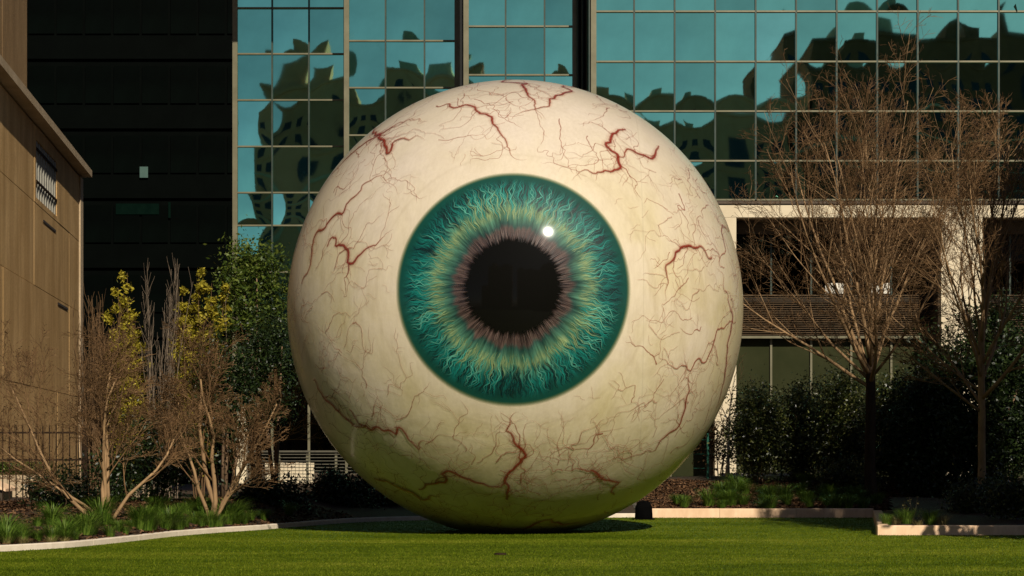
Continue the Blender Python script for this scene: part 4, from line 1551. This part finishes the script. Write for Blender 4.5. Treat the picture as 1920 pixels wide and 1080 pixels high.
TUFT = [tuft_mesh('grass_tuft', M['strappy'], 200 + i, 330, 0.46, 0.36) for i in range(3)]
TDRY = [tuft_mesh('dry_grass_tuft', M['strappy_dry'], 210 + i, 150, 0.34, 0.30) for i in range(2)]
rt = random.Random(9)


def put_tuft(mesh, x, y, z, s, label, group, name='grass_tuft'):
    o = bpy.data.objects.new(name, mesh)
    COL.objects.link(o)
    o.location = (x, y, z)
    o.rotation_euler = (rt.gauss(0, 0.08), rt.gauss(0, 0.08), rt.uniform(0, 6.28))
    o.scale = (s, s, s * rt.uniform(0.85, 1.15))
    tag(o, label, 'grass tuft', group)
    return o


for i in range(56):
    px = -20 + 485 * (i + rt.random()) / 56
    x0 = X(px, 38)
    j = int(np.argmin(np.abs(960 + KL[:60, 0] / KL[:60, 1] * FPX - px)))
    kx, ky = KL[j]
    dep = rt.uniform(0.40, 0.9) if i % 2 else rt.uniform(0.9, 2.6)
    x_, y_ = kx * (ky + dep) / ky, ky + dep
    put_tuft(TUFT[i % 3], x_, y_, float(bed_h_left(x_, y_)) - 0.02, rt.choice((0.6, 0.85, 1.1, 1.45)) * rt.uniform(0.85, 1.15), 'dark green strappy grass tuft in the mulch along the left kerb', 'grass tufts along the left kerb')
for px in (8, 30, 48, 92, 128):
    j = int(np.argmin(np.abs(960 + KL[:60, 0] / KL[:60, 1] * FPX - px)))
    kx, ky = KL[j]
    y_ = ky + 0.34
    x_ = kx * y_ / ky
    put_tuft(TDRY[px % 2], x_, y_, float(bed_h_left(x_, y_)) - 0.02, 0.62, {8: 'first', 30: 'second', 48: 'third', 92: 'fourth', 128: 'fifth'}[px] + ' straw-coloured dry grass tuft from the left frame edge along the left kerb', 'dry grass tufts at the left kerb', 'dry_grass_tuft')
for i in range(58):
    px = 1245 + 400 * rt.random()
    y_ = 53.25 + 5.6 * rt.random() ** 1.4 + (1.2 if px < 1300 else 0) * rt.random()
    x_ = X(px, y_)
    if px < 1330 and y_ > 55:
        continue
    put_tuft(TUFT[i % 3], x_, y_, float(bed_h_right(np.array(x_), np.array(y_))) - 0.02, rt.uniform(0.8, 1.35), 'green strappy grass tuft on the mulch slope behind the long straight kerb', 'grass tufts on the right slope')
for i, px in enumerate((1662, 1680, 1700, 1722, 1745, 1768)):
    y_ = 42.35 + 0.35 * rt.random()
    x_ = X(px, y_)
    put_tuft((TDRY if i % 2 else TUFT)[i % 2], x_, y_, 0.13, rt.uniform(0.8, 1.15), ('leftmost', 'middle', 'rightmost')[i // 2] + (' of the three yellowing grass tufts' if i % 2 else ' of the three green grass tufts') + ' behind the nearest kerb',
             'yellowing tufts behind the nearest kerb' if i % 2 else 'green tufts behind the nearest kerb')
for (px, y_, wh) in ((495, 45.8, 'middle'), (540, 47.5, 'rightmost'), (470, 45.2, 'leftmost')):
    x_ = X(px, y_)
    put_tuft(TUFT[0], x_, y_, float(bed_h_left(np.array(x_), np.array(y_))) - 0.02, 0.8, wh + ' of the three shaded grass tufts in the dark bed left of the eyeball', 'shaded tufts left of the eyeball')

# flowering stem behind near kerb
yw = thing('wild_flower', 'thin flowering weed with pale heads behind the nearest kerb', 'plant', (X(1713, 43), 43, 0.15))
gst = G()
rr = random.Random(5)
C = []
for i in range(6):
    b = Vector((X(1713, 43) + rr.gauss(0, 0.05), 43 + rr.gauss(0, 0.05), 0.1))
    t = b + Vector((rr.gauss(0, 0.12), rr.gauss(0, 0.1), rr.uniform(0.35, 0.72)))
    gst.tube([b, b.lerp(t, 0.5) + Vector((0.02, 0, 0)), t], [0.006, 0.005, 0.003], 4)
    for k in range(16):
        q = b.lerp(t, rr.uniform(0.4, 1.03))
        C.append((q.x + rr.gauss(0, 0.025), q.y + rr.gauss(0, 0.025), q.z))
gst.build('stems', M['twig_grey'], yw)
stuff(leaf_cards('flower_heads', np.array(C), 0.022, M['strappy_dry'], yw, 77, 0.7))

# ------------------------------------------------------------------ iron picket fence, left
fy = 46.2
fe = thing('picket_fence', 'tall rusty iron picket fence in front of the tan concrete building', 'fence', (X(60, fy), fy, 0))
pk = bpy.data.meshes.new('picket')
gk = G()
gk.box(-0.011, -0.011, 0, 0.011, 0.011, 2.12)
gk.v += [(-0.011, -0.011, 2.12), (0.011, -0.011, 2.12), (0.011, 0.011, 2.12), (-0.011, 0.011, 2.12), (0, 0, 2.2)]
nb = len(gk.v) - 5
gk.f += [(nb, nb + 1, nb + 4), (nb + 1, nb + 2, nb + 4), (nb + 2, nb + 3, nb + 4), (nb + 3, nb, nb + 4)]
pk.from_pydata(gk.v, [], gk.f)
pk.materials.append(M['iron'])
x0f, x1f = X(-70, fy), X(165, fy)
npk = int((x1f - x0f) / 0.143)
for i in range(npk + 1):
    link('picket', pk, fe, (x0f + i * 0.143, fy, 0.03))
for zz in (0.12, 1.42, 2.0):
    G().box(x0f - 0.05, fy - 0.017, zz, x1f + 0.05, fy + 0.017, zz + 0.04).build('rail', M['iron'], fe)
for px in (-30, 64, 160):
    xx = X(px, fy - 0.1)
    G().box(xx - 0.045 if px != 64 else xx - 0.10, fy - 0.13, 0, xx + 0.045 if px != 64 else xx + 0.10, fy - 0.04, 2.2 if px != 64 else 0.86).build('fence_post', M['iron'], fe)
# things behind the fence
lw = thing('garden_wall', 'low tan concrete wall seen through the pickets', 'wall', (X(50, 52), 52, 0))
for i in range(5):
    xa = X(-60, 52) + i * 0.95
    G().box(xa + 0.006, 52, 0, xa + 0.944, 52.25, 1.05 if i < 2 else 0.82).build('wall_block', M['concrete_light'], lw)
tag(leaf_cards('clipped_hedge', np.stack([nrng(61).uniform(X(-60, 52), X(92, 52), 3600), nrng(62).uniform(51.95, 52.5, 3600), nrng(63).uniform(1.07, 1.36, 3600)], 1), 0.035, M['leaf_green'], None, 64), 'low clipped green hedge on top of the wall behind the pickets', 'hedge')
bx = thing('shed_roof', 'small tan lean-to roof behind the left end of the picket fence', 'shed', (X(5, 49), 49, 0))
gs_ = G()
xa, xb = X(-60, 49), X(22, 49)
gs_.v = [(xa, 48.4, 1.12), (xb, 48.4, 0.72), (xb, 49.6, 0.72), (xa, 49.6, 1.12), (xa, 48.4, 1.18), (xb, 48.4, 0.78), (xb, 49.6, 0.78), (xa, 49.6, 1.18)]
gs_.f = [(0, 3, 2, 1), (4, 5, 6, 7), (0, 1, 5, 4), (1, 2, 6, 5), (2, 3, 7, 6), (3, 0, 4, 7)]
gs_.build('roof', M['kerb'], bx)
G().box(xa, 48.5, 0, xb - 0.1, 49.5, 0.74).build('wall', M['brown_metal'], bx)
tag(G().box(X(-60, 44.8), 44.6, 0.0, X(60, 44.8), 45.9, 0.07).build('paving_slab', M['kerb']), 'pale paving strip at the foot of the picket fence', 'paving')

# ------------------------------------------------------------------ terrace railing left of the eyeball
ry = 62.0
ra = thing('terrace_railing', 'pale slatted terrace railing in the shade left of the eyeball', 'railing', (X(560, ry), ry, 0))
xa, xb = X(462, ry), X(690, ry)
for i in range(9):
    zz = Z(905, ry) + 0.05 + i * 0.094
    G().box(xa, ry - 0.02, zz, xb, ry + 0.01, zz + 0.022).build('slat', M['rail_paint'], ra)
for px in (470, 523, 576, 630, 684):
    xx = X(px, ry)
    G().box(xx - 0.035, ry + 0.012, 0, xx + 0.035, ry + 0.07, Z(848, ry)).build('railing_post', M['mullion'], ra)
G().box(xa - 0.04, ry - 0.05, Z(848, ry), xb, ry + 0.08, Z(846, ry) + 0.02).build('top_rail', M['rail_paint'], ra)
tag(G().box(xa - 0.5, ry - 0.6, 0, xb + 0.5, ry - 0.35, Z(906, ry)).build('terrace_wall', M['brown_metal']), 'low dark wall under the pale terrace railing', 'wall')
cf = thing('board_fence', 'cream upright boards behind the pale terrace railing', 'fence', (X(545, 64), 64, 0))
for i in range(13):
    xx = X(497, 64) + i * 0.113
    G().box(xx, 64, 0.2, xx + 0.10, 64.03, Z(868, 64) + random.uniform(-0.01, 0.01)).build('board', M['cream_stone'], cf)
G().box(X(497, 64), 64.032, 0.5, X(497, 64) + 1.47, 64.07, 0.6).build('rail', M['cream_stone'], cf)

# ------------------------------------------------------------------ green posts and pale sapling right of the eyeball
gpf = thing('wire_fence', 'green steel posts and wires of a low fence right of the eyeball', 'fence', (X(1360, 60.6), 60.6, 0.8))
for px, top in ((1327, 812), (1396, 790), (1465, 800), (1534, 800)):
    xx = X(px, 60.6)
    g2 = G()
    g2.tube([Vector((xx, 60.6, 0.6)), Vector((xx, 60.6, Z(top, 60.6)))], [0.032, 0.032], 8)
    g2.build('post', M['green_post'], gpf)
for zz in (1.15, 1.55, 1.95):
    g2 = G()
    g2.tube([Vector((X(1300, 60.6), 60.64, zz)), Vector((X(1540, 60.6), 60.64, zz))], [0.006, 0.006], 4)
    g2.build('wire', M['green_post'], gpf)
yk2 = 62.3
ek = thing('path_edging', 'thin white edging strip at the top of the mulch slope', 'kerb', (X(1400, yk2), yk2, 0.8))
for p0, p1 in ((1352, 1396), (1397, 1440), (1441, 1490)):
    G().box(X(p0, yk2) + 0.004, yk2, 0.7, X(p1, yk2) - 0.004, yk2 + 0.12, Z(887, yk2)).build('edging_stone', M['white_paint'], ek)
rr = random.Random(77)
sapl = dict(depth=2, n=(6, 4), ang=(0.6, 0.6), lr=(0.4, 0.5), rr=(0.5, 0.6), t0=(0.4, 0.3), up=(0.2, 0.1, 0.1), wob=(0.06, 0.1, 0.12), taper=(0.7, 0.7, 0.6), rmin=0.005)
bare_tree('pale_sapling', 'young tree with a pale bare trunk behind the right edge of the eyeball', (X(1363, 61.4), 61.4, 0.85), 0.85, [(-0.12, 0, 1, 3.0, 0.055, 0), (0.16, 0.1, 1, 2.4, 0.04, 0)], sapl, 78, 0, M['cream_stone'], M['twig_brown'])
sh = leafy('evergreen_shrub', 'thin russet shrub around the pale bare sapling', 'shrub', (X(1350, 61.8), 61.8, 0.8), L_(1352, 830, 61.8), (0.55, 0.4, 0.65), 1500, 0.045, M['seed'], 141, 40, 0.2, 0.02)
